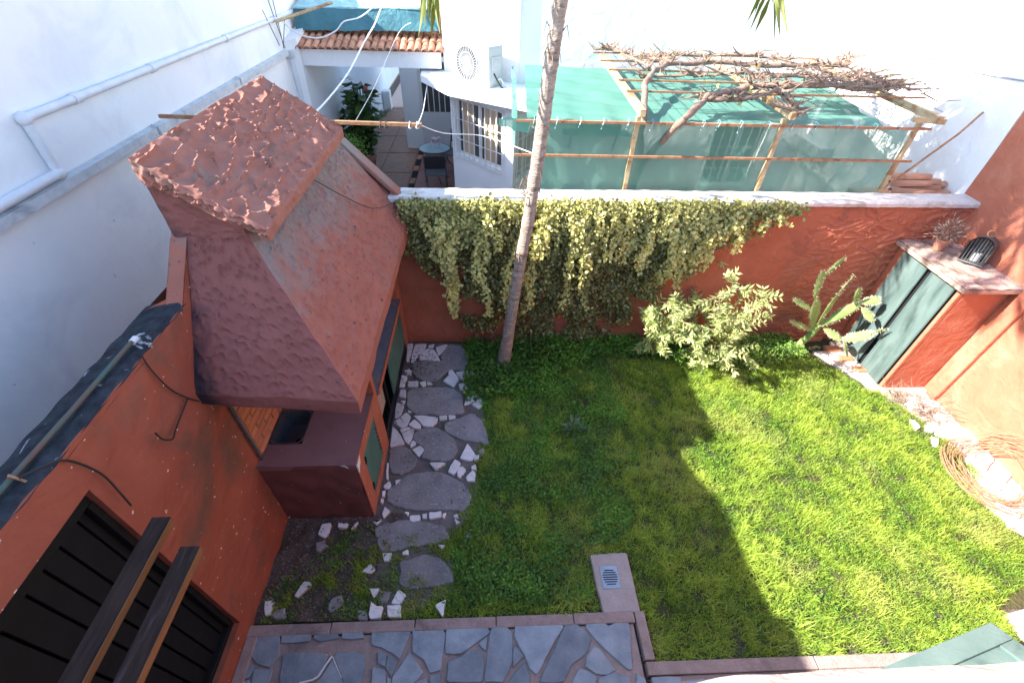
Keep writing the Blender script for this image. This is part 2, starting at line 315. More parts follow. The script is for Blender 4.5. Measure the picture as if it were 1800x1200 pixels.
MARBLE=[[(-1.118,4.68),(-1.041,4.689),(-1.05,4.342),(-1.093,4.334)],
[(-1.02,4.679),(-0.858,4.688),(-0.874,4.581),(-0.958,4.414),(-1.035,4.424)],
[(-0.835,4.581),(-0.742,4.561),(-0.689,4.457),(-0.635,4.328),(-0.75,4.357),(-0.942,4.386),(-0.883,4.543)],
[(-0.734,4.618),(-0.582,4.685),(-0.546,4.626),(-0.676,4.457)],
[(-0.829,4.658),(-0.753,4.687),(-0.76,4.619),(-0.832,4.619)],
[(-0.524,4.168),(-0.475,4.176),(-0.442,4.123),(-0.375,4.013),(-0.441,3.874),(-0.585,3.974),(-0.519,4.082)],
[(-0.429,4.123),(-0.313,4.148),(-0.298,4.003),(-0.363,4.012)],
[(-0.295,4.156),(-0.195,4.146),(-0.188,4.069),(-0.21,3.993),(-0.281,3.99)],
[(-0.38,3.922),(-0.252,3.948),(-0.261,3.839),(-0.355,3.83)],
[(-0.249,3.863),(-0.118,3.853),(-0.093,3.75),(-0.134,3.712),(-0.264,3.745)],
[(-0.269,3.729),(-0.145,3.704),(-0.151,3.658),(-0.214,3.614),(-0.299,3.578)],
[(-0.213,3.584),(-0.133,3.688),(-0.075,3.687),(-0.08,3.544),(-0.12,3.515)],
[(-1.101,4.158),(-1.033,4.201),(-0.997,4.157),(-1.002,4.097),(-1.058,4.107)],
[(-1.122,4.091),(-1.041,4.072),(-1.06,3.892),(-1.121,3.885)],
[(-1.03,3.981),(-0.893,3.987),(-0.884,3.905),(-0.911,3.882),(-1.013,3.899)],
[(-0.878,3.962),(-0.802,3.986),(-0.789,3.912),(-0.841,3.897)],
[(-0.783,3.977),(-0.702,3.935),(-0.779,3.928)],
[(-1.099,3.837),(-1.03,3.844),(-1.017,3.703),(-1.1,3.72)],
[(-1.08,3.659),(-1.013,3.673),(-1.022,3.605)],
[(-1.117,3.634),(-1.02,3.591),(-1.043,3.432),(-1.104,3.39)],
[(-1.112,3.335),(-0.983,3.485),(-0.919,3.415),(-0.942,3.29),(-1.001,3.244)],
[(-0.971,3.516),(-0.924,3.501),(-0.926,3.472),(-0.96,3.48)],
[(-0.893,3.429),(-0.792,3.427),(-0.6,3.395),(-0.605,3.325),(-0.666,3.258),(-0.754,3.266),(-0.824,3.357)],
[(-0.59,3.416),(-0.496,3.421),(-0.491,3.358),(-0.58,3.352)],
[(-0.479,3.428),(-0.395,3.426),(-0.392,3.377),(-0.47,3.364)],
[(-0.931,3.29),(-0.869,3.372),(-0.782,3.274),(-0.792,3.22),(-0.86,3.241)],
[(-1.025,3.225),(-0.938,3.263),(-0.903,3.242),(-0.992,3.177)],
[(-0.991,3.171),(-0.881,3.242),(-0.858,3.208),(-0.866,3.109),(-0.892,3.02),(-0.945,3.066)],
[(-1.114,3.28),(-1.039,3.205),(-0.956,3.066),(-0.945,3.028),(-1.011,3.01),(-1.096,2.987)],
[(-0.857,3.083),(-0.799,3.037),(-0.866,2.982),(-0.88,3.014)],
[(-0.853,2.957),(-0.769,3.005),(-0.706,2.947),(-0.768,2.851)],
[(-0.648,2.777),(-0.511,2.779),(-0.464,2.766),(-0.564,2.682)],
[(-0.242,3.025),(-0.149,2.873),(-0.179,2.801),(-0.23,2.796),(-0.319,2.829),(-0.3,2.877)],
[(-0.164,2.861),(-0.107,2.872),(-0.112,2.812),(-0.168,2.801)],
[(-0.37,2.812),(-0.301,2.768),(-0.352,2.654),(-0.375,2.626),(-0.437,2.656),(-0.407,2.747)],
[(-0.334,2.711),(-0.289,2.733),(-0.242,2.685),(-0.299,2.59),(-0.34,2.614)],
[(-0.197,2.719),(-0.142,2.747),(-0.136,2.683),(-0.186,2.684)],
[(-0.249,2.595),(-0.181,2.672),(-0.145,2.649),(-0.148,2.542),(-0.228,2.55)],
[(-1.1,2.787),(-1.076,2.793),(-1.049,2.592),(-1.074,2.593)],
[(-1.09,2.511),(-1.036,2.57),(-1.011,2.531),(-1.027,2.478),(-1.071,2.484)],
[(-0.983,2.574),(-0.917,2.589),(-0.961,2.524)],
[(-1.095,2.453),(-1.059,2.468),(-1.056,2.394),(-1.085,2.395)],
[(-1.092,2.379),(-1.061,2.368),(-1.063,2.322),(-1.085,2.328)],
[(-1.035,2.291),(-0.975,2.24),(-1.028,2.168),(-1.055,2.208)],
[(-1.133,2.142),(-1.086,2.131),(-1.064,2.164),(-1.046,2.154),(-1.085,2.098)],
[(-0.839,2.226),(-0.792,2.22),(-0.796,2.181)],
[(-0.781,2.185),(-0.682,2.192),(-0.669,2.139),(-0.738,2.117),(-0.772,2.137)],
[(-0.66,2.197),(-0.614,2.205),(-0.609,2.151),(-0.65,2.148)],
[(-0.596,2.215),(-0.476,2.226),(-0.467,2.162),(-0.585,2.146)],
[(-0.46,2.201),(-0.424,2.21),(-0.443,2.147),(-0.462,2.157)],
[(-0.356,2.174),(-0.32,2.192),(-0.301,2.153),(-0.336,2.149)],
[(-0.345,2.144),(-0.279,2.109),(-0.324,2.081)],
[(-1.607,2.124),(-1.518,2.134),(-1.524,2.022),(-1.549,1.989),(-1.618,2.019)],
[(-1.626,1.609),(-1.572,1.602),(-1.545,1.577),(-1.643,1.479),(-1.672,1.489)],
[(-0.987,1.833),(-0.895,1.835),(-0.904,1.755),(-0.958,1.757)],
[(-0.802,1.838),(-0.75,1.858),(-0.743,1.809),(-0.798,1.811)],
[(-1.141,1.674),(-1.08,1.745),(-1.022,1.691),(-1.063,1.651)],
[(-1.05,1.531),(-0.947,1.528),(-0.993,1.443)],
[(-0.794,1.513),(-0.722,1.472),(-0.758,1.4),(-0.845,1.405)],
[(-1.015,1.425),(-0.964,1.391),(-0.902,1.384),(-0.907,1.294),(-0.995,1.292),(-1.013,1.333)],
[(-0.873,1.392),(-0.757,1.393),(-0.737,1.297),(-0.849,1.301)],
[(-0.466,1.379),(-0.373,1.427),(-0.389,1.294),(-0.404,1.294)],
[(-1.907,1.459),(-1.833,1.462),(-1.815,1.351),(-1.861,1.344)],
[(-0.486,1.889),(-0.408,1.893),(-0.439,1.855)],
[(-1.45,2.132),(-1.351,2.123),(-1.369,2.076),(-1.445,2.09)],
[(-1.299,2.122),(-1.268,2.139),(-1.289,2.074),(-1.321,2.063)],
[(-1.027,4.461),(-0.961,4.441),(-0.986,4.324),(-1.029,4.324)]]
FLAG=[[(-1.899,1.221),(-1.701,1.224),(-1.65,1.054),(-1.707,0.983),(-1.802,1.012),(-1.899,1.085)],
[(-1.675,1.19),(-1.653,1.222),(-1.443,1.224),(-1.442,1.145),(-1.566,1.142),(-1.667,1.142)],
[(-1.429,1.228),(-1.243,1.227),(-1.216,1.16),(-1.369,1.142),(-1.416,1.162)],
[(-1.206,1.228),(-1.045,1.226),(-1.017,1.153),(-1.194,1.155)],
[(-0.969,1.222),(-0.707,1.227),(-0.647,1.201),(-0.708,1.002),(-0.787,1.049),(-0.949,1.109)],
[(-0.619,1.219),(-0.391,1.213),(-0.365,1.153),(-0.381,0.921),(-0.466,0.903),(-0.52,0.987),(-0.62,1.043),(-0.638,1.191)],
[(-1.625,1.071),(-1.443,1.077),(-1.273,1.054),(-1.299,0.921),(-1.445,0.877),(-1.573,0.85),(-1.61,0.933)],
[(-1.214,1.065),(-1.071,1.069),(-0.982,1.039),(-0.967,0.96),(-0.98,0.827),(-1.099,0.832),(-1.166,0.95),(-1.226,1.03)],
[(-1.236,1.03),(-1.148,0.916),(-1.099,0.832),(-1.356,0.842),(-1.295,0.905)],
[(-0.892,1.058),(-0.817,1.042),(-0.818,0.954),(-0.878,0.978)],
[(-0.805,1.032),(-0.717,0.994),(-0.762,0.885),(-0.813,0.954)],
[(-0.915,0.958),(-0.81,0.937),(-0.791,0.82),(-0.901,0.824)],
[(-0.642,1.053),(-0.517,0.909),(-0.539,0.877),(-0.622,0.814),(-0.752,0.819),(-0.752,0.884)],
[(-0.792,0.886),(-0.758,0.872),(-0.757,0.819),(-0.781,0.82)],
[(-0.567,0.853),(-0.488,0.871),(-0.472,0.808),(-0.582,0.812)],
[(-0.47,0.887),(-0.389,0.896),(-0.372,0.805),(-0.452,0.808)],
[(-1.816,0.983),(-1.673,0.973),(-1.671,0.853),(-1.799,0.858)],
[(-1.958,1.078),(-1.806,0.995),(-1.834,0.925),(-1.933,0.904),(-1.96,0.996)],
[(-1.915,1.208),(-1.91,1.099),(-1.958,1.092),(-1.966,1.191)],
[(-1.93,0.895),(-1.826,0.916),(-1.804,0.858),(-1.926,0.863)],
[(-0.361,1.223),(-0.032,1.218),(-0.002,1.158),(-0.222,1.023),(-0.359,1.029)],
[(-0.17,1.043),(-0.075,1.04),(-0.053,0.999),(-0.063,0.828),(-0.336,0.838),(-0.329,0.974),(-0.221,1.009)],
[(0.017,1.205),(0.143,1.194),(0.18,1.156),(0.177,0.955),(0.099,0.822),(-0.048,0.827),(-0.011,1.125)],
[(-0.094,1.086),(-0.021,1.135),(-0.034,1.034),(-0.064,1.049)],
[(0.205,1.213),(0.587,1.209),(0.611,1.174),(0.454,0.989),(0.358,0.863),(0.313,0.89),(0.273,0.987),(0.195,1.127)],
[(0.631,1.203),(0.72,1.2),(0.789,1.144),(0.823,1.086),(0.788,1.004),(0.646,0.921),(0.558,0.805),(0.374,0.812),(0.473,0.971)],
[(0.801,1.212),(0.946,1.207),(0.984,1.171),(1.07,1.208),(1.159,1.2),(1.158,1.103),(1.117,0.869),(1.079,0.866),(0.955,0.98),(0.864,1.066),(0.792,1.163)],
[(0.836,1.035),(0.886,1.01),(0.981,0.874),(0.905,0.838),(0.824,0.85),(0.743,0.9),(0.766,0.969)],
[(0.193,1.076),(0.268,0.987),(0.175,0.912)],
[(0.271,0.952),(0.305,0.848),(0.302,0.798),(0.119,0.805)],
[(0.695,0.893),(0.821,0.837),(0.801,0.779),(0.617,0.786)],
[(0.841,0.828),(0.962,0.857),(1.079,0.819),(1.077,0.769),(0.821,0.779)],
[(1.137,0.842),(1.201,0.806),(1.2,0.764),(1.118,0.767)],
[(1.245,0.813),(1.393,0.816),(1.484,0.804),(1.458,0.755),(1.252,0.762)]]
BORDER=[[(5.269,2.157),(5.437,2.185),(5.39,2.014),(5.371,1.895),(5.209,1.884),(5.21,2.003)],
[(5.411,2.122),(5.547,2.166),(5.453,2.074),(5.406,2.083)],
[(5.684,3.123),(5.811,3.057),(5.744,2.895),(5.557,2.84),(5.502,2.9)],
[(5.482,2.669),(5.747,2.796),(5.717,2.664),(5.492,2.523)],
[(5.494,2.487),(5.753,2.589),(5.772,2.48),(5.506,2.315),(5.44,2.35)],
[(5.153,3.263),(5.21,3.24),(5.202,3.132),(5.126,3.102)],
[(5.553,2.313),(5.759,2.376),(5.699,2.26),(5.529,2.199)],
[(5.817,2.737),(5.885,2.66),(5.753,2.589),(5.718,2.645)],
[(5.462,2.058),(5.582,2.086),(5.499,1.965),(5.396,1.938)],
[(5.519,3.529),(5.669,3.574),(5.581,3.412),(5.436,3.369)],
[(5.232,3.007),(5.306,2.965),(5.212,2.867),(5.175,2.887)],
[(5.443,3.003),(5.5,2.92),(5.402,2.843),(5.38,2.903)]]
# ================= ground and big structure =================
o = struct(MB().grid(lambda u,v: (-60+120*u, -40+140*v, -.02), 8, 8).build('ground', M['soil']))
def bumpy(p, a=.02, s=3.): return a*noise.noise(Vector((p[0]*s, p[1]*s, .3)))
o = MB().grid(lambda u,v: (-2.0+7.75*u, 1.2+3.6*v, .0+bumpy((8*u,4*v), .02, 2)), 90, 50).build('lawn_soil', M['grass_soil']); struct(o)
# bare earth patch by the counter
def earth(u,v):
    x = -1.96+1.15*u; y = 1.3+.93*v
    return (x, y, .022+.03*noise.noise(Vector((x*6,y*6,1)))+.012*noise.noise(Vector((x*25,y*25,2))) - (.03 if u > .97 else 0))
struct(MB().grid(earth, 60, 50).build('earth_patch', M['soil'], smooth=True))
# stone path
path = struct(MB().slab([(-1.12,4.76),(-.36,4.72),(-.22,4.45),(-.25,3.9),(-.05,3.5),(.02,3.1),(-.15,2.8),(-.1,2.45),(-.2,2.2),(-.35,1.95),(-.3,1.5),(-.7,1.32),(-1.0,1.32),(-1.05,1.6),(-1.1,2.1),(-1.14,2.25)], -.02, .024, .01).build('garden_path', M['pathmortar']))
def rough(poly, it=1, j=.006, ch=.18):
    for _ in range(it):
        q = []
        n = len(poly)
        for i in range(n):
            a = Vector(poly[i]); b = Vector(poly[(i+1) % n]); d = b-a
            q.append(tuple(a+d*ch)); 
            if d.length > .12: q.append(tuple(a+d*.5+Vector((random.uniform(-j,j), random.uniform(-j,j)))))
            q.append(tuple(b-d*ch))
        poly = q
    return [(p[0]+random.uniform(-j,j)*.5, p[1]+random.uniform(-j,j)*.5) for p in poly]
for p in SLATE:
    MB().slab(rough(p, 2, .014), 0, .046+random.uniform(0,.012), .01).build('stepping_stone', M['slate'], path)
for p in MARBLE:
    MB().slab(rough(p, 1, .006, .1), 0, .05+random.uniform(0,.012), .005).build('marble_piece', M['marble'], path)
# patio with kerb
pat = MB().slab([(-2.02,1.18),(1.2,1.185),(1.2,.84),(1.2,-.3),(-2.02,-.3)], -.02, .04, .002)
pat = struct(pat.build('patio', M['mortar']))
def kerbpiece(p0, p1, w_=.085, h=.062):
    return MB().bar((*p0,h/2-.01), (*p1,h/2-.01), w_, h+.02).build('kerb', M['mortar'], pat, bevel=.008)
xs = [-1.97,-1.3,-.62,.05,.7,1.22]
for a, b in zip(xs[:-1], xs[1:]): kerbpiece((a+.003,1.235),(b-.003,1.232))
kerbpiece((1.268,1.276),(1.27,.925)); kerbpiece((1.27-.04,.87),(2.6,.86), .09); kerbpiece((2.606,.86),(4.2,.85), .09)
for p in FLAG:
    MB().slab(rough(p, 1, .006, .07), .02, .056+random.uniform(0,.005), .005).build('flagstone', M['flag'], pat)
for p in ([(1.36,.78),(1.9,.79),(1.88,.5),(1.4,.5)],[(1.93,.79),(2.5,.78),(2.5,.5),(1.92,.52)]):
    MB().slab(rough(p,1,.006,.14), .0, .05, .005).build('flagstone', M['flag'], pat)
MB().slab([(1.28,.82),(4.2,.81),(4.2,-.3),(1.28,-.3)], -.02, .036, .002).build('mortar_bed', M['mortar'], pat)
# white marble border at the right
bord = struct(MB().slab([(4.62,4.5),(5.05,3.8),(5.3,3.3),(5.42,2.75),(5.2,2.3),(5.2,1.9),(5.75,1.6),(5.75,4.5)], -.02, .03, .01).build('border_strip', mat('pinkmortar', (.5,.4,.34), (.66,.56,.5), 8, bump=.8, bscale=30, bdist=.02)))
for p in BORDER: MB().slab(rough(p,1,.006,.12), 0, .045+random.uniform(0,.02), .004).build('marble_piece', M['marble'], bord)
for k in range(26):
    cx, cy = random.uniform(5.3,5.7), random.uniform(1.9,3.7); r0 = random.uniform(.04,.1); a0 = random.uniform(0,6)
    MB().slab([(cx+r0*math.cos(a0+t)*random.uniform(.7,1.2), cy+r0*math.sin(a0+t)*random.uniform(.7,1.2)) for t in (0,1.2,2.5,3.8,5.1)], 0, .05+random.uniform(0,.02), .004).build('marble_piece', M['marble'], bord)
struct(MB().slab([(4.5,1.15),(4.95,1.22),(5.7,1.3),(5.7,.5),(4.55,.5)], -.02, .05, .008).build('concrete_pad', M['peach']))
# white mortar streak across the cracked flagstone
mb = MB(); sk_ = [(-1.443,.876),(-1.349,.893),(-1.31,.914),(-1.277,.978),(-1.238,1.042),(-1.199,.988),(-1.169,.945),(-1.132,.897)]
for (p, q), w_ in zip(zip(sk_[:-1], sk_[1:]), (.012,.014,.016,.014,.007,.006,.005)): mb.bar((*p,.0605),(*q,.0605), w_, .003)
mb.build('mortar_streak', M['whiteleak'], pat)
# drain
dr = tag(MB().slab(rough([(.93,1.76),(1.28,1.77),(1.285,1.27),(.965,1.27),(.94,1.5)],1,.004,.03), -.02, .05, .008).build('drain_slab', M['draincrete']), 'small pinkish concrete drain slab jutting from the patio kerb into the lawn', 'drain')
pl = MB()
gx0, gx1, gy0, gy1, gz = 1.0, 1.155, 1.46, 1.65, .056
slots = 7; R0 = .068; cx, cy = (gx0+gx1)/2, (gy0+gy1)/2
pl.box((gx0,gy0,.045),(gx1,gy0+.022,gz)).box((gx0,gy1-.022,.045),(gx1,gy1,gz))
ys = np.linspace(gy0+.022, gy1-.022, 2*slots+2)
for i in range(len(ys)-1):
    ym = (ys[i]+ys[i+1])/2
    if i % 2 == 0: pl.box((gx0,ys[i],.045),(gx1,ys[i+1],gz))
    else:
        hw = math.sqrt(max(.0002, R0*R0-((ym-cy)*.92)**2))
        pl.box((gx0,ys[i],.045),(cx-hw,ys[i+1],gz)).box((cx+hw,ys[i],.045),(gx1,ys[i+1],gz))
MB().box((gx0+.005,gy0+.005,.047),(gx1-.005,gy1-.005,.0505)).build('drain_pit', M['void'], dr)
g = pl.build('drain_grate', M['metal'], dr); g['label'] = 'pale metal grate with seven slots in an oval'

# ---------- left white building ----------
XB = -3.3
lb = thing('white_building', 'tall plain white rendered building along the left edge of the photo', 'building')
prof = [(-6,4.2),(.9,4.2),(1.15,4.2),(1.2,4.11),(1.81,4.09),(2.28,4.06),(2.55,3.98),(2.8,3.93),(2.93,3.93),(2.96,4.08),(4.0,4.08),(4.8,4.17)]  # roofline out of view, its steps shaped to cast the lawn's shadow edge
prof = [(y-.5, z) for y, z in prof]+[(16.3,4.19)]
mb = MB()
for (y0,z0),(y1,z1) in zip(prof[:-1], prof[1:]):
    mb.add([(XB,y0,-.05),(XB,y1,-.05),(XB,y1,z1),(XB,y0,z0),(XB-5,y0,-.05),(XB-5,y1,-.05),(XB-5,y1,z1),(XB-5,y0,z0)],
       [(0,1,2,3),(3,2,6,7),(5,4,7,6)])
mb.add([(XB,16.3,-.05),(XB-5,16.3,-.05),(XB-5,16.3,4.05),(XB,16.3,4.05)], [(0,1,2,3)])
mb.build('wall', M['white'], lb)
# the tall wing further left, behind the roof line (keeps the far left sky closed)
def pipe_thing(): pass
cp = thing('wall_conduit', 'white painted pipe stepping down the left building above the gutter', 'pipe')
zp = 3.235; ys_ = [10.4, 8.0, 5.6, 3.56]
MB().tube([(XB+.035,10.4,zp),(XB+.035,3.56,zp)], .032, 10).build('pipe_run', M['pipe'], cp, smooth=True)
MB().tube([(XB+.035,3.56,zp),(XB+.035,3.56,2.85)], .032, 10).build('pipe_drop', M['pipe'], cp, smooth=True)
MB().tube([(XB+.035,3.56,2.85),(XB+.035,-1,2.86)], .038, 10).build('pipe_run', M['pipe'], cp, smooth=True)
for (y,z) in ((3.56,zp),(3.56,2.85)):
    MB().ell((XB+.036,y,z), (Vector((1,0,0)),Vector((0,1,0)),Vector((0,0,1))), (.048,.05,.05)).build('elbow', M['pipe'], cp, smooth=True)
for y in (5.2,6.9,8.6,2.0,4.1): MB().tube([(XB+.035,y-.03,zp if y > 3.56 else 2.85),(XB+.035,y+.03,zp if y > 3.56 else 2.85)], .042, 10).build('pipe_collar', M['pipe'], cp, smooth=True)
gt = thing('gutter', 'grey weathered gutter channel running along the left white building', 'gutter')
for k in range(5):
    y1 = 8.82-2.0*k; y0 = y1-1.995
    MB().add([(XB+.003,y0,2.81),(XB+.003,y1,2.81),(XB+.07,y1,2.80),(XB+.07,y0,2.80),(XB+.07,y0,2.73),(XB+.07,y1,2.73),(XB+.003,y1,2.71),(XB+.003,y0,2.71),(XB+.055,y0,2.797),(XB+.055,y1,2.797)],
      [(0,1,9,8),(8,9,2,3),(3,2,5,4),(4,5,6,7)]).build('gutter_length', M['gutter'], gt)
    MB().tube([(XB+.02,y0+.02,2.82),(XB+.075,y0+.02,2.81),(XB+.077,y0+.02,2.72)], .008, 6).build('bracket', M['gutter'], gt)
dp = thing('downpipe', 'grey downpipe at the far end of the gutter on the white building', 'downpipe')
MB().tube([(XB+.06,8.85,2.72),(XB+.06,8.86,1.5),(XB+.06,8.86,.05)], .05, 12).build('pipe', M['pipe'], dp, smooth=True)
MB().box((XB+.01,8.78,2.68),(XB+.13,8.93,2.8)).build('outlet_box', M['gutter'], dp, bevel=.01)

# ---------- left red garden wall ----------
gw = thing('garden_wall', 'low red rendered garden wall with black mossy coping, left foreground', 'wall')
X0, X1 = -2.2, -1.95
# body with a recess for the plank gate (y<1.23, z .26-2.23)
def relief(y, z, a=.006): return a*noise.noise(Vector((y*5, z*5, 4)))+.004*noise.noise(Vector((y*14,z*14,1)))
def topz(y):
    if y < 2.35: return 2.44
    if y < 2.75: return 2.44+(y-2.35)*(2.8-2.44)/.4
    return 2.8
mb = MB()
mb.grid(lambda u,v: (X1+relief(1.24+(4.7-1.24)*u, v*2.4), 1.24+(4.78-1.24)*u, v*topz(1.24+(4.78-1.24)*u)), 140, 70)
mb.box((X0,-.6,2.23),(X1,1.24,2.44)); mb.box((X0,-.6,-.02),(X1,1.24,.26))
mb.box((X0,-.6,.26),(X0+.05,1.24,2.23))
mb.add([(X0,1.24,-.02),(X1,1.24,-.02),(X1,1.24,2.44),(X0,1.24,2.44)], [(0,1,2,3)])
mb.grid(lambda u,v: ((X0 if 1.24+3.54*v < 2.37 else -2.06)+(X1-(X0 if 1.24+3.54*v < 2.37 else -2.06))*u, 1.24+3.54*v, topz(1.24+3.54*v)), 2, 60)
mb.add([(X0,1.24,-.02),(X0,4.78,-.02),(X0,4.78,2.44),(X0,1.24,2.44)], [(0,1,2,3)])
mb.box((X0,1.25,0),(X1-.03,2.43,2.41)).box((-2.06,2.4305,0),(X1-.03,4.75,2.42))
mb.box((X1-.03,-.6,2.4405),(X1,2.35,2.474))
mb.build('wall', M['redwall'], gw)
def cop(u,v):
    y = -.6+3.02*v; a = [(X0-.015,2.40),(X0-.012,2.445),(X0+.08,2.475),(X1-.075,2.49),(X1-.03,2.49),(X1+.004,2.47)]
    k = u*5; i = min(4,int(k)); t = k-i; x = a[i][0]*(1-t)+a[i+1][0]*t; z = a[i][1]*(1-t)+a[i+1][1]*t
    return (x+.01*noise.noise(Vector((y*7,u*5,2))), y, z+.012*noise.noise(Vector((y*9,u*4,5))))
MB().grid(cop, 10, 120).build('coping', M['coping_black'], gw, smooth=True)
MB().grid(lambda u,v: (-2.05+.1*u, 2.34+.44*v, .012+topz(2.34+.44*v)+.01*noise.noise(Vector((u*4,v*9,3)))), 6, 16).build('sloped_cap', M['hood'], gw, smooth=True)
# gate in the wall
pg = thing('plank_gate', 'black vertical plank gate set in the red garden wall, bottom left', 'gate')
edges = [1.2,1.145,1.02,.915,.81,.67,.5,.33,.15,-.05,-.25,-.45]
MB().box((X0+.051,-.59,.262),(X0+.075,1.238,2.228)).build('backing', M['void'], pg)
for a, b in zip(edges[:-1], edges[1:]):
    MB().box((-2.06,b+.013,.31),(-2.03,a,2.13)).build('plank', M['blackpaint'], pg, bevel=.003)
MB().box((-2.065,-.59,2.131),(-1.99,1.237,2.229)).build('top_rail', M['blackpaint'], pg, bevel=.004)
MB().box((-2.065,-.59,.262),(-1.99,1.237,.309)).build('bottom_rail', M['blackpaint'], pg, bevel=.004)
MB().box((-2.065,1.2,.31),(-1.985,1.238,2.13)).build('stile', M['blackpaint'], pg, bevel=.004)
gs = MB().box((-1.949,-.3,.0),(-1.86,1.19,.07)).build('threshold', M['mortar'], pat, bevel=.01)
# pipe and cables on the wall
wp = thing('wall_pipe', 'thin green and rust coloured pipe lying on the black coping', 'pipe')
MB().tube([(-2.03,2.02,2.515),(-2.035,1.5,2.51),(-2.04,.9,2.515),(-2.04,-.5,2.51)], .012, 8).build('pipe', mat('greenpipe', (.06,.11,.09), (.16,.07,.045), 3, rough=.7, bump=.2), wp, smooth=True)
MB().tube([(-2.03,2.0,2.51),(-2.03,2.04,2.51)], .018, 8).build('pipe_end', M['plastic'], wp, smooth=True)
MB().tube([(-2.065,1.13,2.49),(-2.03,1.13,2.54),(-1.99,1.13,2.49)], .006, 5).build('clip', M['rust'], wp)
def cable(pts, r, m, name, label, cat='cable', n=6, sub=4, sag=0):
    P_ = [Vector(p) for p in pts]; q = []
    for i in range(len(P_)-1):
        p0 = P_[max(i-1,0)]; p1 = P_[i]; p2 = P_[i+1]; p3 = P_[min(i+2,len(P_)-1)]
        for k in range(sub):
            t = k/sub; q.append(.5*((2*p1)+(p2-p0)*t+(2*p0-5*p1+4*p2-p3)*t*t+(3*p1-p0-3*p2+p3)*t**3))
    q.append(P_[-1])
    if sag:
        for i, p in enumerate(q): u = i/(len(q)-1); p.z -= sag*4*u*(1-u)
    o = MB().tube(q, r, n).build(name, m, smooth=True)
    if label: tag(o, label, cat)
    return o
cable([(-1.935,1.91,2.50),(-1.93,1.9,2.39),(-1.93,1.93,2.19),(-1.93,2.0,2.03),(-1.93,2.06,1.93)], .0045, M['cable'], 'dangling_cable', 'black cable hanging from the pipe end down to the hood corner')
hk = cable([(-1.93,2.0,2.03),(-1.925,1.86,2.0),(-1.92,1.78,1.985),(-1.9,1.71,1.99),(-1.9,1.66,2.06),(-1.9,1.65,2.13)], .005, M['cable'], 'hooked_cable', 'short black cable with a hooked end on the left red wall')
cable([(-2.0,1.13,2.52),(-1.94,1.18,2.52),(-1.93,1.26,2.45),(-1.92,1.31,2.26),(-1.91,1.30,2.1),(-1.9,1.285,1.99)], .0055, M['cable'], 'drooping_cable', 'black cable drooping from the coping above the plank gate')

# ---------- back red wall ----------
bw = thing('back_wall', 'red party wall with pale coping across the back of the garden', 'wall')
YB = 4.78
def bwf(u,v):
    x = -1.95+7.7*u; z = v*2.1
    d = 0
    if x > 3.7:
        k = min(1,(x-3.7)/.8); p = Vector((x*7+z*5, z*9-x*3, 3.1)); n1 = noise.noise(p+Vector((noise.noise(p*.7)*1.5,0,0)))
        d = -.045*k*max(0, .25-abs(n1))*2.2
    return (x, YB+d+.006*noise.noise(Vector((x*6,z*6,8))), z)
mb = MB().grid(bwf, 420, 110)
mb.add([(-1.95,5.0,0),(5.75,5.0,0),(5.75,5.0,2.1),(-1.95,5.0,2.1)], [(1,0,3,2)])
mb.build('wall', M['redback'], bw)
MB().grid(lambda u,v: (-1.12+6.87*u, [4.775,4.74,4.738,4.76,4.98,5.015,5.015][int(round(v*6))]+.008*noise.noise(Vector((u*60,v,2))), [2.085,2.09,2.13,2.15,2.155,2.14,2.07][int(round(v*6))]+.008*noise.noise(Vector((u*50,v*2,7)))), 200, 6).build('coping', M['coping'], bw)
# raked end of the wall rising behind the hood
mb = MB(); pr = [(-1.08,2.1),(-1.95,3.22)]
mb.add([(-.98,4.80,2.05),(-.98,4.98,2.05),(-1.5,4.80,2.62),(-1.5,4.98,2.62),(-.98,4.80,0),(-.98,4.98,0),(-1.5,4.80,0),(-1.5,4.98,0)], [(0,1,3,2),(4,0,2,6),(1,5,7,3),(0,4,5,1)])
mb.build('raked_wall', M['hood_shaded'], bw)
MB().bar((-.97,4.88,2.12),(-1.5,4.88,2.69), .17, .05, (0,0,1)).build('raked_coping', M['hood'], bw, bevel=.012)

# ---------- right wall ----------
rw = thing('right_wall', 'tall salmon red rendered wall closing the garden on the right', 'wall')
XR = 5.75
mb = MB().grid(lambda u,v: (XR-.008*noise.noise(Vector((u*20,v*14,1))), -.6+5.6*u, 4.6*v), 120, 90)
mb.add([(XR,5.0,0),(XR+.25,5.0,0),(XR+.25,5.0,4.6),(XR,5.0,4.6)], [(0,1,2,3)]).add([(XR,-.6,4.6),(XR,5,4.6),(XR+.25,5,4.6),(XR+.25,-.6,4.6)], [(0,1,2,3)])
mb.build('wall', M['redright'], rw)
MB().box((XR-.06,3.56,0),(XR-.004,3.7,2.6)).build('pilaster', M['redright'], rw, bevel=.012)
nw = thing('neighbour_side_wall', 'sunlit white wall beyond the red wall at the upper right', 'wall')
mb = MB().grid(lambda u,v: (XR-.002-.02*noise.noise(Vector((u*12,v*10,1))), 5.003+3.9*u, 4.6*v), 60, 60)
mb.build('wall', mat('whitestain', (.8,.8,.8), (.83,.83,.82), 3, bump=.5, bscale=8, bdist=.02, c3=(.55,.54,.5), s3=1.7, t3=(.66,.74)), nw)
cable([(5.73,8.2,3.32),(5.73,7.24,3.31),(5.73,6.39,3.3),(5.73,5.74,3.28),(5.73,5.02,3.33)], .008, mat('greycable',(.3,.3,.32),bump=0), 'wall_cable', 'thin grey cable crossing the sunlit white wall at upper right')

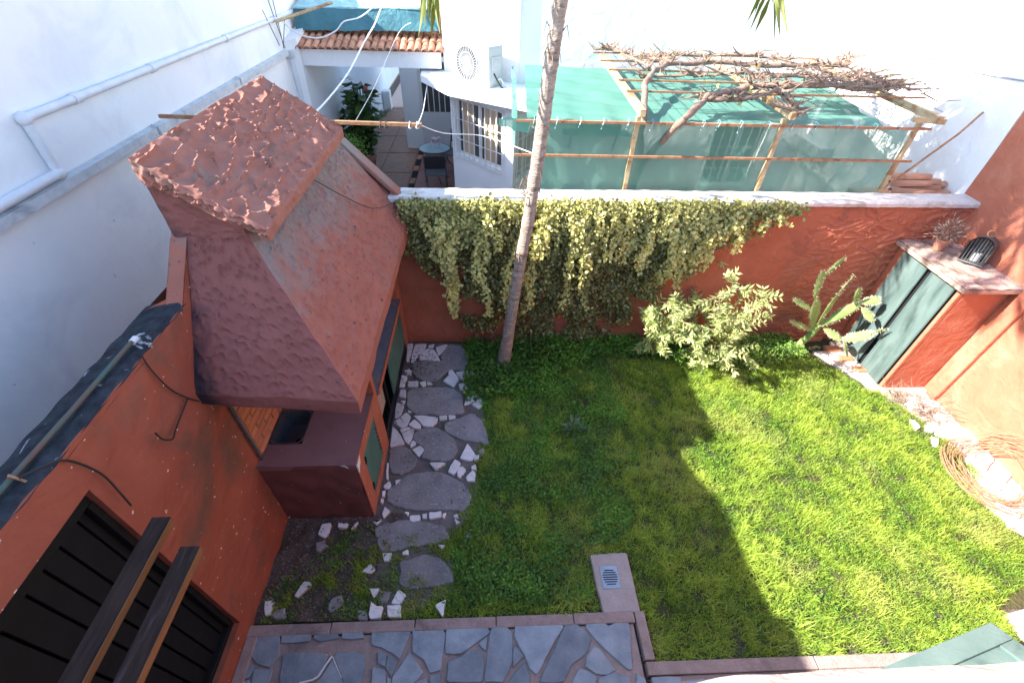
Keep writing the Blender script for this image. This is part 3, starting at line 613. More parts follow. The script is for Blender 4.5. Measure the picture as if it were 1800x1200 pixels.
# ---------- house under the camera: terrace ledge ----------
tl = thing('terrace_ledge', 'peach coloured plastered terrace ledge at the bottom edge', 'ledge')
def led(u,v):
    prof = [(-.35,3.2),(.13,3.2),(.195,3.19),(.215,3.16),(.215,2.9)]
    k = v*4; i = min(3,int(k)); t = k-i; y = prof[i][0]*(1-t)+prof[i+1][0]*t; z = prof[i][1]*(1-t)+prof[i+1][1]*t
    x = .2+5.5*u; y -= .5*max(0,(.3-u*5.5))**1.5
    return (x, y+.004*noise.noise(Vector((x*9,1,1))), z+.004*noise.noise(Vector((x*9,y*9,1))))
mb = MB().grid(led, 160, 16); mb.add([led(0,0),led(0,.25),led(0,.5),led(0,.75),led(0,1),(.2,-.35,2.9)], [(0,1,2,3,4,5)])
mb.build('ledge', M['peach'], tl)
hs = thing('house', 'peach rendered house wall beneath the terrace ledge', 'house')
MB().box((.22,-.7,-.02),(5.7,.14,2.9)).build('wall', M['peach'], hs)
MB().box((-2.0,-.9,-.02),(.215,-.3,2.9)).build('wall', M['redwall'], hs)
# roof boards lower left (two rafters)
for i, (x, yend) in enumerate(((-1.405,1.0),(-1.225,.87))):
    b = MB().box((x-.04,-.3,2.365),(x+.035,yend,2.4)).build('roof_rafter', M['wood'])
    MB().box((x+.0355,-.3,2.362),(x+.04,yend-.004,2.396)).build('orange_edge', M['woodside'], b)  # thin orange strip along the rafter's right side
    tag(b, ['wider and longer dark timber rafter, the left one of the pair over the plank gate','narrower shorter dark timber rafter, the right one of the pair over the plank gate'][i], 'rafter', 'timber rafters over the gate')
# slanted green hatch
ht = thing('hatch_cover', 'slanted pale green panelled hatch beside the terrace ledge, bottom right', 'hatch')
A = Vector((3.51,.88,.8)); e1 = Vector((-.83,-.2,0)); e2 = Vector((.16,-.66,.28)); nh = e1.cross(e2).normalized(); nh = nh if nh.z > 0 else -nh
def hp(a, b, h): return A+e1*a+e2*b+nh*h
def hbox(a0,a1,b0,b1,h0,h1):
    return MB().add([hp(a0,b0,h0),hp(a1,b0,h0),hp(a1,b1,h0),hp(a0,b1,h0),hp(a0,b0,h1),hp(a1,b0,h1),hp(a1,b1,h1),hp(a0,b1,h1)],[(0,3,2,1),(4,5,6,7),(0,1,5,4),(1,2,6,5),(2,3,7,6),(3,0,4,7)])
hbox(0,1.2,0,.17,0,.03).build('frame_rail', M['hatchgreen'], ht, bevel=.004)
hbox(0,.16,.175,1,0,.03).build('frame_stile', M['hatchgreen'], ht, bevel=.004)
hbox(.163,1.2,.173,1,0,.012).build('panel', M['hatchgreen'], ht)
for k in range(6): hbox(.27+.15*k,.40+.15*k,.33,1,.0125,.022).build('slat', mat('paleslat', (.3,.34,.32), None, bump=.2) if k == 0 else bpy.data.materials['paleslat'], ht, bevel=.002)
MB().box((2.75,.16,.0),(3.45,.6,.7)).build('box_body', M['hatchgreen'], ht)
# ================= barbecue (asador) =================
bb = thing('barbecue', 'terracotta masonry barbecue with flared scalloped hood, capped chimney and sink counter', 'barbecue')
def wob(p, a=.014):
    q = Vector(p); n = noise.noise_vector(q*3.2); n2 = noise.noise_vector(q*9.); return q+n*a+n2*a*.35
def crescents(x, y, s=.1, amp=.012, seed=0, ang=0):
    x0, y0 = x, y
    x += .03*noise.noise(Vector((x*6,y*6,seed))); y += .03*noise.noise(Vector((x*6,y*6,seed+9)))
    d, p = noise.voronoi(Vector((x/s, y/s, seed*7.3)))
    c = p[0]; dx = x/s-c.x; dy = y/s-c.y
    a = ang+1.1*noise.noise(Vector((c.x*3.3, c.y*3.3, seed)))
    rx = dx*math.cos(a)+dy*math.sin(a); ry = -dx*math.sin(a)+dy*math.cos(a)
    r = math.hypot(rx, ry*.75); rs = .3+.12*noise.noise(Vector((c.x*9,c.y*9,1)))
    side = max(0., min(1., .5+ry*3))
    g = math.exp(-((r-rs)/.1)**2)*side
    dent = -math.exp(-(r/rs)**4)*.45
    return amp*(g+dent)
def shards(x, y, s, amp, seed, ang):
    x += .35*s*noise.noise(Vector((x*9,y*9,seed))); y += .35*s*noise.noise(Vector((x*9,y*9,seed+5)))
    d, p = noise.voronoi(Vector((x/s, y/(s*.62), seed*3.1)))
    c = p[0]; dx = x/s-c.x; dy = y/(s*.62)-c.y; a = ang+.9*noise.noise(Vector((c.x*2.3,c.y*2.3,seed+2)))
    t = dx*math.cos(a)+dy*math.sin(a)
    edge = min(1, (d[1]-d[0])*3.2)
    return amp*(t*.9+.9*(1-edge)-.35*math.exp(-(dx*dx+dy*dy)*5))
def patch(mb, P00, P10, P11, P01, res, disp=None, seed=0, fade=.03):
    P00,P10,P11,P01 = map(Vector, (P00,P10,P11,P01))
    lu = max((P10-P00).length, (P11-P01).length); lv = max((P01-P00).length, (P11-P10).length)
    nu = max(2, int(lu/res)); nv = max(2, int(lv/res))
    n = (P10-P00).cross(P01-P00); n.normalize()
    if n.length < .5: n = (P11-P10).cross(P01-P11).normalized()
    def fn(u, v):
        p = (P00*(1-u)+P10*u)*(1-v)+(P01*(1-u)+P11*u)*v
        h = 0
        if disp:
            e = min(u*lu, (1-u)*lu, v*lv, (1-v)*lv); k = min(1, e/fade) if fade else 1
            h = disp(u*lu, v*lv)*k
        return wob(p)+n*h
    mb.grid(fn, nu, nv); return mb
BL=(-1.95,2.09,1.97); BR=(-.9,2.08,1.88); N_=(-1.6,2.75,2.82); TL=(-1.95,2.75,2.82)
FR=(-.9,4.78,1.88); NF=(-1.6,4.78,2.86)
dn = lambda p, h=.12, ix=0, iy=0: (p[0]-ix, p[1]+iy, p[2]-h)
mb = MB()
patch(mb, BR, FR, NF, N_, .014, lambda x,y: crescents(x, y, .088, .014, 3, .2))
patch(mb, dn(BR), dn(FR), FR, BR, .03)
patch(mb, dn(BL,.12,0,.06), dn(FR,.12,.1,0), (-.98,4.78,1.76), (-.98,2.16,1.75), .2)
patch(mb, (-1.95,2.16,1.84), dn(BR,.12,.06,.06), dn(FR,.12,.06), (-1.95,4.78,1.84), .1)
h1 = mb.build('hood_side', M['hood'], bb, smooth=True)
mb = MB()
patch(mb, BL, BR, N_, TL, .014, lambda x,y: crescents(x, y, .10, .014, 8, .1))
patch(mb, dn(BL,.1), dn(BR), BR, BL, .02, lambda x,y: crescents(x, y, .07, .008, 2))
h2 = mb.build('hood_front', M['hood_shaded'], bb, smooth=True)
# shaft: rises from the hood to under the cap
cz = lambda x: 3.31-.68*(x+2.02)
mb = MB()
xa, xb, ya, yb2 = -2.035, -1.58, 2.72, 4.55
patch(mb, (xa,ya,2.6), (xb,ya,2.75), (xb,ya,cz(xb)-.1), (xa,ya,cz(xa)-.1), .014, lambda x,y: crescents(x,y,.11,.012,4))
patch(mb, (xb,ya,2.75), (xb,yb2,2.75), (xb,yb2,cz(xb)-.1), (xb,ya,cz(xb)-.1), .04)
patch(mb, (xa,yb2,2.4), (xa,ya,2.4), (xa,ya,cz(xa)-.1), (xa,yb2,cz(xa)-.1), .04)
patch(mb, (xb,yb2,2.4), (xa,yb2,2.4), (xa,yb2,cz(xa)-.1), (xb,yb2,cz(xb)-.1), .04)
mb.build('chimney_shaft', M['hood_shaded'], bb, smooth=True)
mb = MB()
c0=(-2.02,2.67,cz(-2.02)); c1=(-1.39,2.65,cz(-1.39)); c2=(-1.39,4.66,cz(-1.39)); c3=(-2.02,4.68,cz(-2.02))
lo = lambda p, h=.13: (p[0]+(.06 if p[0] > -1.5 else -.0)*0, p[1], p[2]-h)
def strokes(x, y, sx_, sy_, amp, seed, ang):
    wx = noise.noise(Vector((x*4,y*4,seed))); wy = noise.noise(Vector((x*4,y*4,seed+9))); X = x+.05*wx; Y = y+.05*wy
    d, p = noise.voronoi(Vector((X/sx_, Y/sy_, seed*5.3))); c = p[0]; dx, dy = X/sx_-c.x, Y/sy_-c.y
    a = ang+.9*noise.noise(Vector((c.x*1.7,c.y*1.7,seed))); t = dx*math.cos(a)+dy*math.sin(a)
    e = d[1]-d[0]; rid = math.exp(-(e/.13)**2)*max(0, min(1, .35+t*2.2))
    return amp*(rid*1.3-.75*math.exp(-((dx*dx+dy*dy)/.14)))
cap = lambda x,y: strokes(x,y,.095,.17,.019,6,.6)+strokes(x,y,.25,.3,.005,2,.2)
patch(mb, c0, c1, c2, c3, .0115, cap, fade=.018)
patch(mb, lo(c0), lo(c1,.09), c1, c0, .012, lambda x,y: shards(x,y,.09,.03,3,1.5)+.008, fade=.02)
patch(mb, lo(c1,.09), lo(c2,.09), c2, c1, .015, lambda x,y: shards(x,y,.08,.012,9,1.5))
patch(mb, lo(c2,.09), lo(c3), c3, c2, .03)
patch(mb, lo(c3), lo(c0), c0, c3, .02)
patch(mb, lo(c3), lo(c2,.09), lo(c1,.09), lo(c0), .05)
mb.build('chimney_cap', M['capm'], bb, smooth=True)
# counter with sink
X2 = -1.12
mb = MB(); 
patch(mb, (-1.95,2.2,0), (X2-.012,2.2,0), (X2-.012,2.2,.93), (-1.95,2.2,.93), .02, lambda x,y: .012*noise.noise(Vector((x*6,y*6,2))))
mb.build('counter_body', M['counter'], bb, smooth=True)
sx0, sx1, sy0, sy1 = -1.925, -1.64, 2.42, 2.80
mb = MB()
for a, b in (((-1.95,2.195,.87),(X2-.012,sy0,.93)), ((-1.95,sy1,.87),(X2-.012,3.0,.93)), ((sx1,sy0+.0005,.87),(X2-.012,sy1-.0005,.93)), ((-1.95,sy0+.0005,.87),(sx0,sy1-.0005,.93))): mb.box(a, b)
mb.build('countertop', M['countertop'], bb)
mb = MB(); n_ = 32
def rr_(t, w_, h_, k=5):
    c, s_ = math.cos(t), math.sin(t); return (abs(c)**(2/k)*math.copysign(w_, c), abs(s_)**(2/k)*math.copysign(h_, s_))
cx, cy = (sx0+sx1)/2, (sy0+sy1)/2; W_, H_ = (sx1-sx0)/2, (sy1-sy0)/2
rings = [(1.03,.934),(1.02,.939),(.95,.936),(.93,.92),(.9,.8),(.82,.765),(.3,.755),(.01,.752)]
vs = []; fs = []
for s_, z in rings:
    for k in range(n_): x, y = rr_(2*math.pi*k/n_, W_*s_, H_*s_); vs.append((cx+x, cy+y, z))
for i in range(len(rings)-1):
    for k in range(n_): a = i*n_+k; b = i*n_+(k+1)%n_; fs.append((a,b,b+n_,a+n_))
sk = mb.add(vs, fs).build('sink', M['sink'], bb, smooth=True)
MB().lathe([(.0,.004),(.022,.004),(.026,.0)], 16, (cx+.02,cy-.03,.757)).build('sink_drain', M['void'], sk)
tp = MB().tube([(-1.95,2.76,1.04),(-1.9,2.76,1.045),(-1.85,2.755,1.05),(-1.83,2.75,1.02)], [.014,.016,.012,.01], 10).build('tap', mat('brass', (.45,.36,.2), (.3,.24,.15), 20, metal=.8, rough=.3, bump=.1), bb, smooth=True)
MB().tube([(-1.89,2.735,1.075),(-1.89,2.785,1.075)], .007, 8).tube([(-1.89,2.76,1.045),(-1.89,2.76,1.075)], .007, 8).build('tap_handle', bpy.data.materials['brass'], tp)
# front panel and small door
mb = MB().box((X2-.012,2.2,0),(X2,2.37,.935)).box((X2-.012,2.83,0),(X2,3.07,.935)).box((X2-.012,2.3705,0),(X2,2.8295,.15)).box((X2-.012,2.3705,.79),(X2,2.8295,.935))
mb.box((X2-.25,2.99,.9355),(X2,3.07,1.8)); mb.build('front_frame', M['orange'], bb, bevel=.008)
sdr = MB().box((X2-.02,2.375,.155),(X2-.006,2.825,.785)).build('small_door', M['green'], bb, bevel=.003)
sdr['label'] = 'small green cupboard door under the sink counter'
for z in (.25,.68): MB().box((X2-.006,2.36,z),(X2+.006,2.4,z+.07)).build('hinge', M['blackpaint'], sdr)
for z in np.linspace(.3,.62,6): MB().box((X2-.006,2.79,z),(X2-.001,2.8,z+.035)).build('vent_slot', M['void'], sdr)
MB().add([(X2+.003,2.2,.93),(X2+.003,2.3,.93),(X2+.003,2.27,.86),(X2+.003,2.23,.84),(X2+.003,2.2,.8),(X2-.03,2.196,.82),(X2-.1,2.194,.9),(X2-.14,2.193,.93)], [(0,1,2,3,4),(0,4,5,6,7)]).build('chipped_plaster', M['whiteleak'], bb)
MB().box((-1.2,2.21,0),(X2+.03,4.7,.03)).build('footing', M['pathmortar'], bb, bevel=.006)
# grill shelf and cupboard
MB().box((-1.95,3.075,.83),(X2+.012,4.6,.88)).build('shelf', mat('shelfstone', (.12,.13,.16), (.2,.2,.24), 8, bump=.5, c3=(.3,.2,.16), s3=5), bb, bevel=.006)
MB().box((X2+.0125,3.075,.82),(X2+.03,4.6,.885)).build('shelf_edge', M['orange'], bb, bevel=.006)
MB().box((-1.95,4.601,0),(X2,4.775,1.8)).build('end_pier', M['orange'], bb, bevel=.01)
MB().box((-1.95,3.075,0),(-1.3,4.6,.83)).build('cupboard_void', M['void'], bb)
MB().box((X2-.03,3.075,.0),(X2-.005,4.6,.21)).box((X2-.03,3.075,.785),(X2-.005,4.6,.829)).box((X2-.03,3.385,.2101),(X2-.005,3.42,.7849)).build('cupboard_frame', M['blackpaint'], bb, bevel=.003)
MB().box((X2-.06,3.08,.38),(X2-.035,3.37,.784)).build('pale_panel', M['palewood'], bb)
gd = MB().box((X2-.015,3.62,.215),(X2+.004,4.56,.782)).build('cupboard_door', M['green'], bb, bevel=.003)
MB().box((-1.93,3.1,.9),(-1.6,4.55,1.05)).build('ash_bed', M['pathmortar'], bb)
# brick splashback
for r in range(10):
    z = .945+r*.073; off = .11 if r % 2 else 0; y = 2.31-off
    while y < 3.0:
        a = max(y, 2.31); b = min(y+.215, 2.985)
        if b-a > .04: MB().box((-1.948,a,z),(-1.93+random.uniform(-.003,.003),b-.008,z+.065)).build('brick', M['brick'], bb, bevel=.003)
        y += .223
MB().box((-1.949,2.3,.935),(-1.94,3.0,1.7)).build('brick_joint', M['mortar'], bb)
MB().tube([(-1.925,2.262,1.72),(-1.925,2.27,.93)], .011, 8).build('waste_pipe', M['darkmetal'], bb, smooth=True)

# iron bar through the chimney
ib = thing('iron_bar', 'rusty square iron bar passing under the chimney cap with ropes tied to it', 'iron bar')
MB().bar((-3.05,4.67,2.95),(-.63,4.67,2.915), .032, .03).build('bar', M['rust'], ib)
for x in (-.68,-.75,-.98,-1.03): MB().tube([(x,4.645,2.89),(x+.01,4.665,2.945),(x+.03,4.69,2.9),(x+.01,4.65,2.885)], .006, 5).build('knot', M['cablewhite'] if x > -.8 else M['cable'], ib)

# ================= storage cabinet at the right =================
cb = thing('garden_cupboard', 'terracotta masonry cupboard with faded green doors and stone top, against the right wall', 'cupboard')
mb = MB().box((5.2,3.79,0),(5.74,4.74,1.58)).box((5.14,3.79,0),(5.1995,3.835,1.58)).box((5.14,4.66,0),(5.1995,4.76,1.58))
mb.build('body', M['redright'], cb, bevel=.01)
MB().box((5.16,3.8355,.02),(5.1995,4.6595,1.575)).build('interior', M['void'], cb)
MB().grid(lambda u,v: (5.055+.69*u, 3.7+1.06*v, 1.665+.012*noise.noise(Vector((u*8,v*9,3)))), 40, 50).box((5.055,3.7,1.605),(5.745,4.76,1.655)).build('stone_top', M['slabtop'], cb)
for i, (a, b) in enumerate(((3.85,4.2),(4.265,4.645))):
    d = MB()
    d.box((5.118,a,.05),(5.135,b,1.56))
    for y in (a+.004, b-.022): d.box((5.112,y,.05),(5.1178,y+.018,1.56))
    o = d.build('door', M['greenfade'], cb, bevel=.003)
MB().box((5.1,3.7,0),(5.2,3.79,.05)).build('step', M['peach'], cb, bevel=.01)
MB().box((4.98,3.72,-.01),(5.139,4.7,.045)).build('threshold', M['peach'], cb, bevel=.015)
# bricks edging by the cactus
for k in range(4):
    q = MB().box((4.78+.05*k,4.62-.16*k,0),(5.0+.03*k,4.72-.16*k,.07)).build('brick', M['brick'], bord, bevel=.006); q.rotation_euler.z = R(random.uniform(-1.5,1.5))
# pot with a dry plant
def leafquads(pts, dirs, L_, W_, rngv=None, fold=.25, nrm=None):
    """numpy leaf diamonds: base pts (n,3), unit dirs (n,3), lengths, widths -> V,F (two tris-quads)"""
    n = len(pts); up = rng.normal(size=(n,3)) if nrm is None else nrm
    side = np.cross(dirs, up); side /= (np.linalg.norm(side, axis=1, keepdims=True)+1e-9)
    nn = np.cross(side, dirs)
    L_ = np.broadcast_to(L_, n)[:,None]; W_ = np.broadcast_to(W_, n)[:,None]
    p0 = pts; p1 = pts+dirs*L_*.45+side*W_*.5+nn*W_*fold; p2 = pts+dirs*L_; p3 = pts+dirs*L_*.45-side*W_*.5+nn*W_*fold
    V = np.stack([p0,p1,p2,p3], 1).reshape(-1,3)
    b = (np.arange(n)*4)[:,None]
    F = np.concatenate([b+np.array([[0,1,2]]), b+np.array([[0,2,3]])], 0)
    return V, F
def unit(v): return v/(np.linalg.norm(v, axis=-1, keepdims=True)+1e-9)
def leaves(name, pts, dirs, L_, W_, m, parent=None, rnd=None, fold=.2, nrm=None):
    V, F = leafquads(pts, dirs, L_, W_, fold=fold, nrm=nrm)
    r = rng.random(len(pts)) if rnd is None else np.clip(rnd, 0, 1)
    return raw(name, V, F, m, parent, np.repeat(r, 4))
pot = thing('plant_pot', 'terracotta pot with a straggly dry plant standing on the stone cupboard top', 'plant pot')
px, py, pz = 5.36, 4.52, 1.672
MB().lathe([(.0,.0),(.05,0),(.068,.11),(.078,.112),(.078,.135),(.066,.135),(.062,.11),(0,.108)], 20, (px,py,pz)).build('pot', M['terracotta'], pot, smooth=True)
mb = MB()
for k in range(9):
    a = rng.uniform(0,6.28); l = rng.uniform(.12,.24); mb.tube([(px,py,pz+.1),(px+.3*l*math.cos(a),py+.3*l*math.sin(a),pz+.1+l*.5),(px+.9*l*math.cos(a),py+.9*l*math.sin(a),pz+.1+l*.8)], [.006,.004,.002], 5)
mb.build('stems', M['vinewood'], pot)
c = rng.normal(size=(330,3))*np.array([.075,.06,.06])+np.array([px-.02,py,pz+.24])
leaves('foliage', c, unit(c-np.array([px,py,pz+.18])+rng.normal(size=c.shape)*.04), rng.uniform(.03,.07,330), .012, M['dry'], pot)
# metal lantern
ln = thing('lantern', 'dark arched metal lantern with a ring on top, lying back on the stone cupboard top', 'lantern')
lm = MB(); nx = 12; Rr = .085; hh = .14
def arch(r, x): return [(x, r*math.cos(math.pi*k/nx), hh+r*math.sin(math.pi*k/nx)) for k in range(nx+1)]
vs = [( -.075,Rr,0)]+arch(Rr,-.075)+[(-.075,-Rr,0)]; vs2 = [(.095,p[1]*1.08,p[2]*1.04) for p in vs]
n = len(vs); lm.add(vs+vs2, [(i,i+1,i+1+n,i+n) for i in range(n-1)])
lo_ = lm.build('hood', M['darkmetal'], ln, smooth=True)
bk = MB().add(vs, [tuple(range(n))]).build('back_plate', M['darkmetal'], ln)
for k in range(7):
    y = -.07+.14*k/6; MB().tube([(.085,y,0),(.085,y,hh+math.sqrt(max(0,Rr*Rr-y*y))*.9)], .0035, 5).build('bar', M['darkmetal'], ln)
MB().tube([(0,.028*math.cos(t),hh+Rr+.03+.028*math.sin(t)) for t in np.linspace(0,6.28,14)], .004, 5).build('ring', M['rust'], ln)
MB().box((-.09,-.095,-.012),(.105,.095,-.001)).build('base', M['darkmetal'], ln, bevel=.003)
MB().lathe([(0,0),(.03,0),(.03,.07),(0,.07)], 12, (0,0,0)).build('candle', M['plastic'], ln)
ln.location = (5.57,4.24,1.69); ln.rotation_euler = (R(5),R(-6),R(-150)); ln.scale = (1.25,1.25,1.25)

# ================= palm =================
palm = thing('palm_tree', 'slender leaning palm with ringed grey trunk rising past the top of the photo', 'palm tree')
tk = [(.2,4.32,-.03),(.235,4.32,.35),(.29,4.32,.9),(.34,4.32,1.4),(.42,4.32,2.1),(.48,4.32,2.73),(.53,4.32,3.44),(.57,4.32,3.94),(.62,4.32,4.6),(.68,4.32,5.3),(.74,4.32,6.2)]
pp_ = [];
for i in range(len(tk)-1):
    for k in range(26): t = k/26; pp_.append(Vector(tk[i])*(1-t)+Vector(tk[i+1])*t)
def tr_(z): return .079-.015*min(1,z/1.2)-.004*z/3+(.03*math.exp(-z/.16))
vs = []; fs = []; n_ = 18
for i, p in enumerate(pp_):
    ring = .0035*(1 if (i % 5) == 0 else 0)-.002*((i%5)==1)
    z = p.z
    for k in range(n_):
        t = 2*math.pi*k/n_; b = .007*noise.noise(Vector((math.cos(t)*2,math.sin(t)*2,z*7)))+.010*max(0,noise.noise(Vector((math.cos(t)*3,math.sin(t)*3,z*3.1+5))))
        r = tr_(z)+ring+b; vs.append((p.x+r*math.cos(t), p.y+r*math.sin(t), z))
for i in range(len(pp_)-1):
    for k in range(n_): a = i*n_+k; b = i*n_+(k+1)%n_; fs.append((a,b,b+n_,a+n_))
MB().add(vs, fs).build('trunk', M['palmtrunk'], palm, smooth=True)
mb = MB()
for z0 in (2.35,2.42,2.5,2.3,2.6,3.55,3.75,3.0,2.45,2.38,1.72):
    for q in range(3):
        a = rng.uniform(0,6.28); bx = .2+.37*z0/3.94 + .0; r0 = .06; l = rng.uniform(.05,.12)
        p0 = Vector((bx+r0*math.cos(a), 4.32+r0*math.sin(a), z0)); mb.tube([p0, p0+Vector((math.cos(a)*l*.4,math.sin(a)*l*.4,l*.5)), p0+Vector((math.cos(a)*l*.7,math.sin(a)*l*.7,-l*.5))], [.007,.005,.002], 4)
mb.build('dead_stubs', M['dry'], palm)
CC = Vector((.74,4.32,6.2))
def frond(az, el, ln_, droop, dead=0):
    mbp = []; n = 22; d = Vector((math.cos(az)*math.cos(el), math.sin(az)*math.cos(el), math.sin(el)))
    pts = [CC+d*(ln_*t)+Vector((0,0,-droop*t*t)) for t in np.linspace(0,1,n)]
    base = np.array([p for p in pts]); tang = unit(np.gradient(base, axis=0))
    o = MB().tube(pts, [.016*(1-t)+.003 for t in np.linspace(0,1,n)], 5).build('frond', M['frond'], palm, smooth=True)
    P2 = []; D2 = []; 
    for i in range(3, n):
        for s in (-1,1):
            for sub in (0,.33,.66):
                b = base[i-1]*(1-sub)+base[i]*sub; tg = tang[i]; sd_ = np.cross(tg, [0,0,1.]); sd_ = sd_/(np.linalg.norm(sd_)+1e-6)*s
                P2.append(b); D2.append(unit(sd_*.75+tg*.55+np.array([0,0,-.45])+rng.normal(size=3)*.08))
    P2 = np.array(P2); D2 = np.array(D2)
    lv = leaves('leaflets', P2, D2, ln_*rng.uniform(.22,.36,len(P2)), .04, M['frond'], o, rnd=np.full(len(P2), .15+.8*dead)+rng.normal(size=len(P2))*.12)
    stuff(lv)
for k in range(30):
    frond(k*2.399+.3, R(rng.uniform(5,70)), rng.uniform(1.5,1.9), rng.uniform(.7,1.3))
for az, el, l_, dr_, dead in ((math.pi, 20, 1.3, 2.74, .95), (math.pi-.12, 18, 1.25, 2.66, .6), (math.pi+.12, 18, 1.2, 2.68, .9), (.0, 20, 1.6, 2.78, .35), (2.0,20,1.2,2.1,.9), (-1.2,20,1.0,1.9,.6)):
    frond(az, R(el), l_, dr_, dead)

# ================= lawn grass =================
def inside(poly, X, Y):
    r = np.zeros(len(X), bool); n = len(poly)
    for i in range(n):
        x0,y0 = poly[i]; x1,y1 = poly[(i+1)%n]
        c = ((y0 > Y) != (y1 > Y)) & (X < (x1-x0)*(Y-y0)/(y1-y0+1e-12)+x0); r ^= c
    return r
lawn = [(-.38,4.72),(-.34,4.45),(-.31,4.0),(-.14,3.75),(-.12,3.4),(-.06,3.15),(-.15,2.85),(-.2,2.6),(-.23,2.3),(-.38,1.98),(-.34,1.72),(-.55,1.42),(-.8,1.32),(-.8,1.29),(.93,1.29),(.92,1.76),(1.29,1.77),(1.28,1.3),(1.33,1.28),(1.33,.92),(4.45,.9),(4.45,1.2),(5.3,1.55),(5.25,1.9),(5.38,2.3),(5.43,2.7),(5.38,3.1),(5.15,3.6),(4.85,3.95),(4.6,4.3),(4.4,4.72)]
def field(X, Y, s, seed):
    return np.array([noise.noise(Vector((x*s, y*s, seed))) for x, y in zip(X, Y)])
def blades(name, n, L0, L1, Wd, m, lab, cat, region=lawn, dens=None, lean=.5, bbox=(-.9,.88,5.5,4.75), col=(0,1)):
    X = rng.uniform(bbox[0], bbox[2], n); Y = rng.uniform(bbox[1], bbox[3], n)
    k = inside(region, X, Y); X, Y = X[k], Y[k]
    # clumping: pull towards tuft centres
    f1 = field(X, Y, 2.2, 3.); f2 = field(X, Y, 9., 7.)
    keep = rng.random(len(X)) < np.clip(.62+.9*f1*0+.75*f2+ (dens(X,Y) if dens else 0), .1, 1)
    X, Y, f1, f2 = X[keep], Y[keep], f1[keep], f2[keep]; n = len(X)
    h = rng.uniform(L0, L1, n)*(1+.8*np.clip(f1,-.4,.6)+.5*f2)
    a = rng.uniform(0, 6.283, n)+f2*4; ln2 = rng.uniform(.2,1,n)*lean
    dx, dy = np.cos(a), np.sin(a); sx, sy = -dy*Wd*.5, dx*Wd*.5
    z0 = .0
    b0 = np.stack([X-sx, Y-sy, np.full(n,z0)],1); b1 = np.stack([X+sx, Y+sy, np.full(n,z0)],1)
    mx, my = X+dx*h*ln2*.35, Y+dy*h*ln2*.35
    m0 = np.stack([mx-sx*.8, my-sy*.8, h*.6],1); m1 = np.stack([mx+sx*.8, my+sy*.8, h*.6],1)
    tp_ = np.stack([X+dx*h*ln2*1.1, Y+dy*h*ln2*1.1, h*(1-.35*ln2)],1)
    V = np.stack([b0,b1,m1,m0,tp_],1).reshape(-1,3)
    b = (np.arange(n)*5)[:,None]
    F = np.concatenate([b+np.array([[0,1,2]]), b+np.array([[0,2,3]]), b+np.array([[3,2,4]])],0)
    r = np.clip(.5+.5*f1+.35*f2+rng.normal(size=n)*.22, 0, 1)
    o = raw(name, V, F, m, None, np.repeat(r,5)); tag(o, lab, cat, kind='stuff'); return o
blades('grass', 380000, .025, .075, .006, M['grass'], 'bright green unmown grass covering the garden lawn', 'grass', lean=1.1)
blades('long_grass', 26000, .06, .13, .005, M['grass'], 'longer loose grass tufts standing out of the lawn', 'grass', lean=1.0, dens=lambda X,Y: np.where(field(X,Y,5.,61.) > .18, .3, -.95))
# clover and broad little weeds between the blades
def clover(name, n, region, bbox, size, zz, m, lab, cat, thr=-.1, sd=5.):
    X = rng.uniform(bbox[0], bbox[2], n); Y = rng.uniform(bbox[1], bbox[3], n); k = inside(region, X, Y); X, Y = X[k], Y[k]
    f = field(X, Y, 3., sd); g_ = field(X, Y, 14., sd+2); k = (f+g_*.4+rng.normal(size=len(X))*.1) > thr; X, Y, f = X[k], Y[k], f[k]; n = len(X)
    base = np.stack([X, Y, rng.uniform(.2,1,n)*zz+.01],1)
    d = rng.normal(size=(n,3)); d[:,2] = np.abs(d[:,2])*.35; d = unit(d)
    up = rng.normal(size=(n,3))*.4+np.array([0,0,1.])
    o = leaves(name, base, d, rng.uniform(.6,1.3,n)*size, rng.uniform(.5,.9,n)*size, m, None, rnd=.4+.6*f+rng.normal(size=n)*.25, nrm=up)
    if lab: tag(o, lab, cat, kind='stuff')
    return o
clover('clover', 60000, [p for p in lawn], (-.9,.88,5.5,4.75), .016, .045, M['clover'], 'low dark clover and small broad weeds mixed through the shaded lawn', 'clover', -.02)
clover('broad_clover', 60000, [(-.5,1.36),(.87,1.36),(.87,1.85),(1.35,1.85),(1.7,3.0),(1.6,4.5),(-.25,4.6),(-.22,3.9),(.02,3.3),(-.03,2.8),(-.12,2.2),(-.28,1.8)], (-.4,1.3,1.8,4.6), .028, .07, M['clover'], 'broader clover patches in the shaded left part of the lawn', 'clover', -.05, 71.)
clover('lush_weeds', 26000, [(-.3,3.6),(-.3,4.7),(1.3,4.75),(4.3,4.75),(4.4,4.3),(3.2,4.35),(2.4,4.3),(1.6,4.35),(1.0,4.1),(.5,3.7)], (-.4,3.5,4.5,4.75), .045, .16, M['clover'], 'taller leafy weeds growing along the foot of the back wall', 'weeds', -.15, 11.)
blades('earth_grass', 30000, .03, .09, .006, M['grass'], 'sparse grass tufts sprouting in the bare earth patch beside the patio kerb', 'grass', region=[(-1.9,1.3),(-.3,1.3),(-.1,2.2),(-.4,2.05),(-.9,1.95),(-1.0,2.1),(-1.3,2.15),(-1.9,1.6)], bbox=(-1.9,1.28,0,2.2),
    dens=lambda X,Y: np.where(field(X,Y,4.,21.) > .05, .0, -.9)+np.where(X > -1.2,.15,-.15))
clover('earth_weeds', 9000, [(-1.9,1.3),(-.3,1.3),(-.15,2.1),(-.9,2.0),(-1.3,2.1),(-1.92,1.5)], (-1.9,1.28,0,2.2), .022, .04, M['clover'], 'small green weeds creeping over the bare earth patch', 'weeds', .12, 31.)
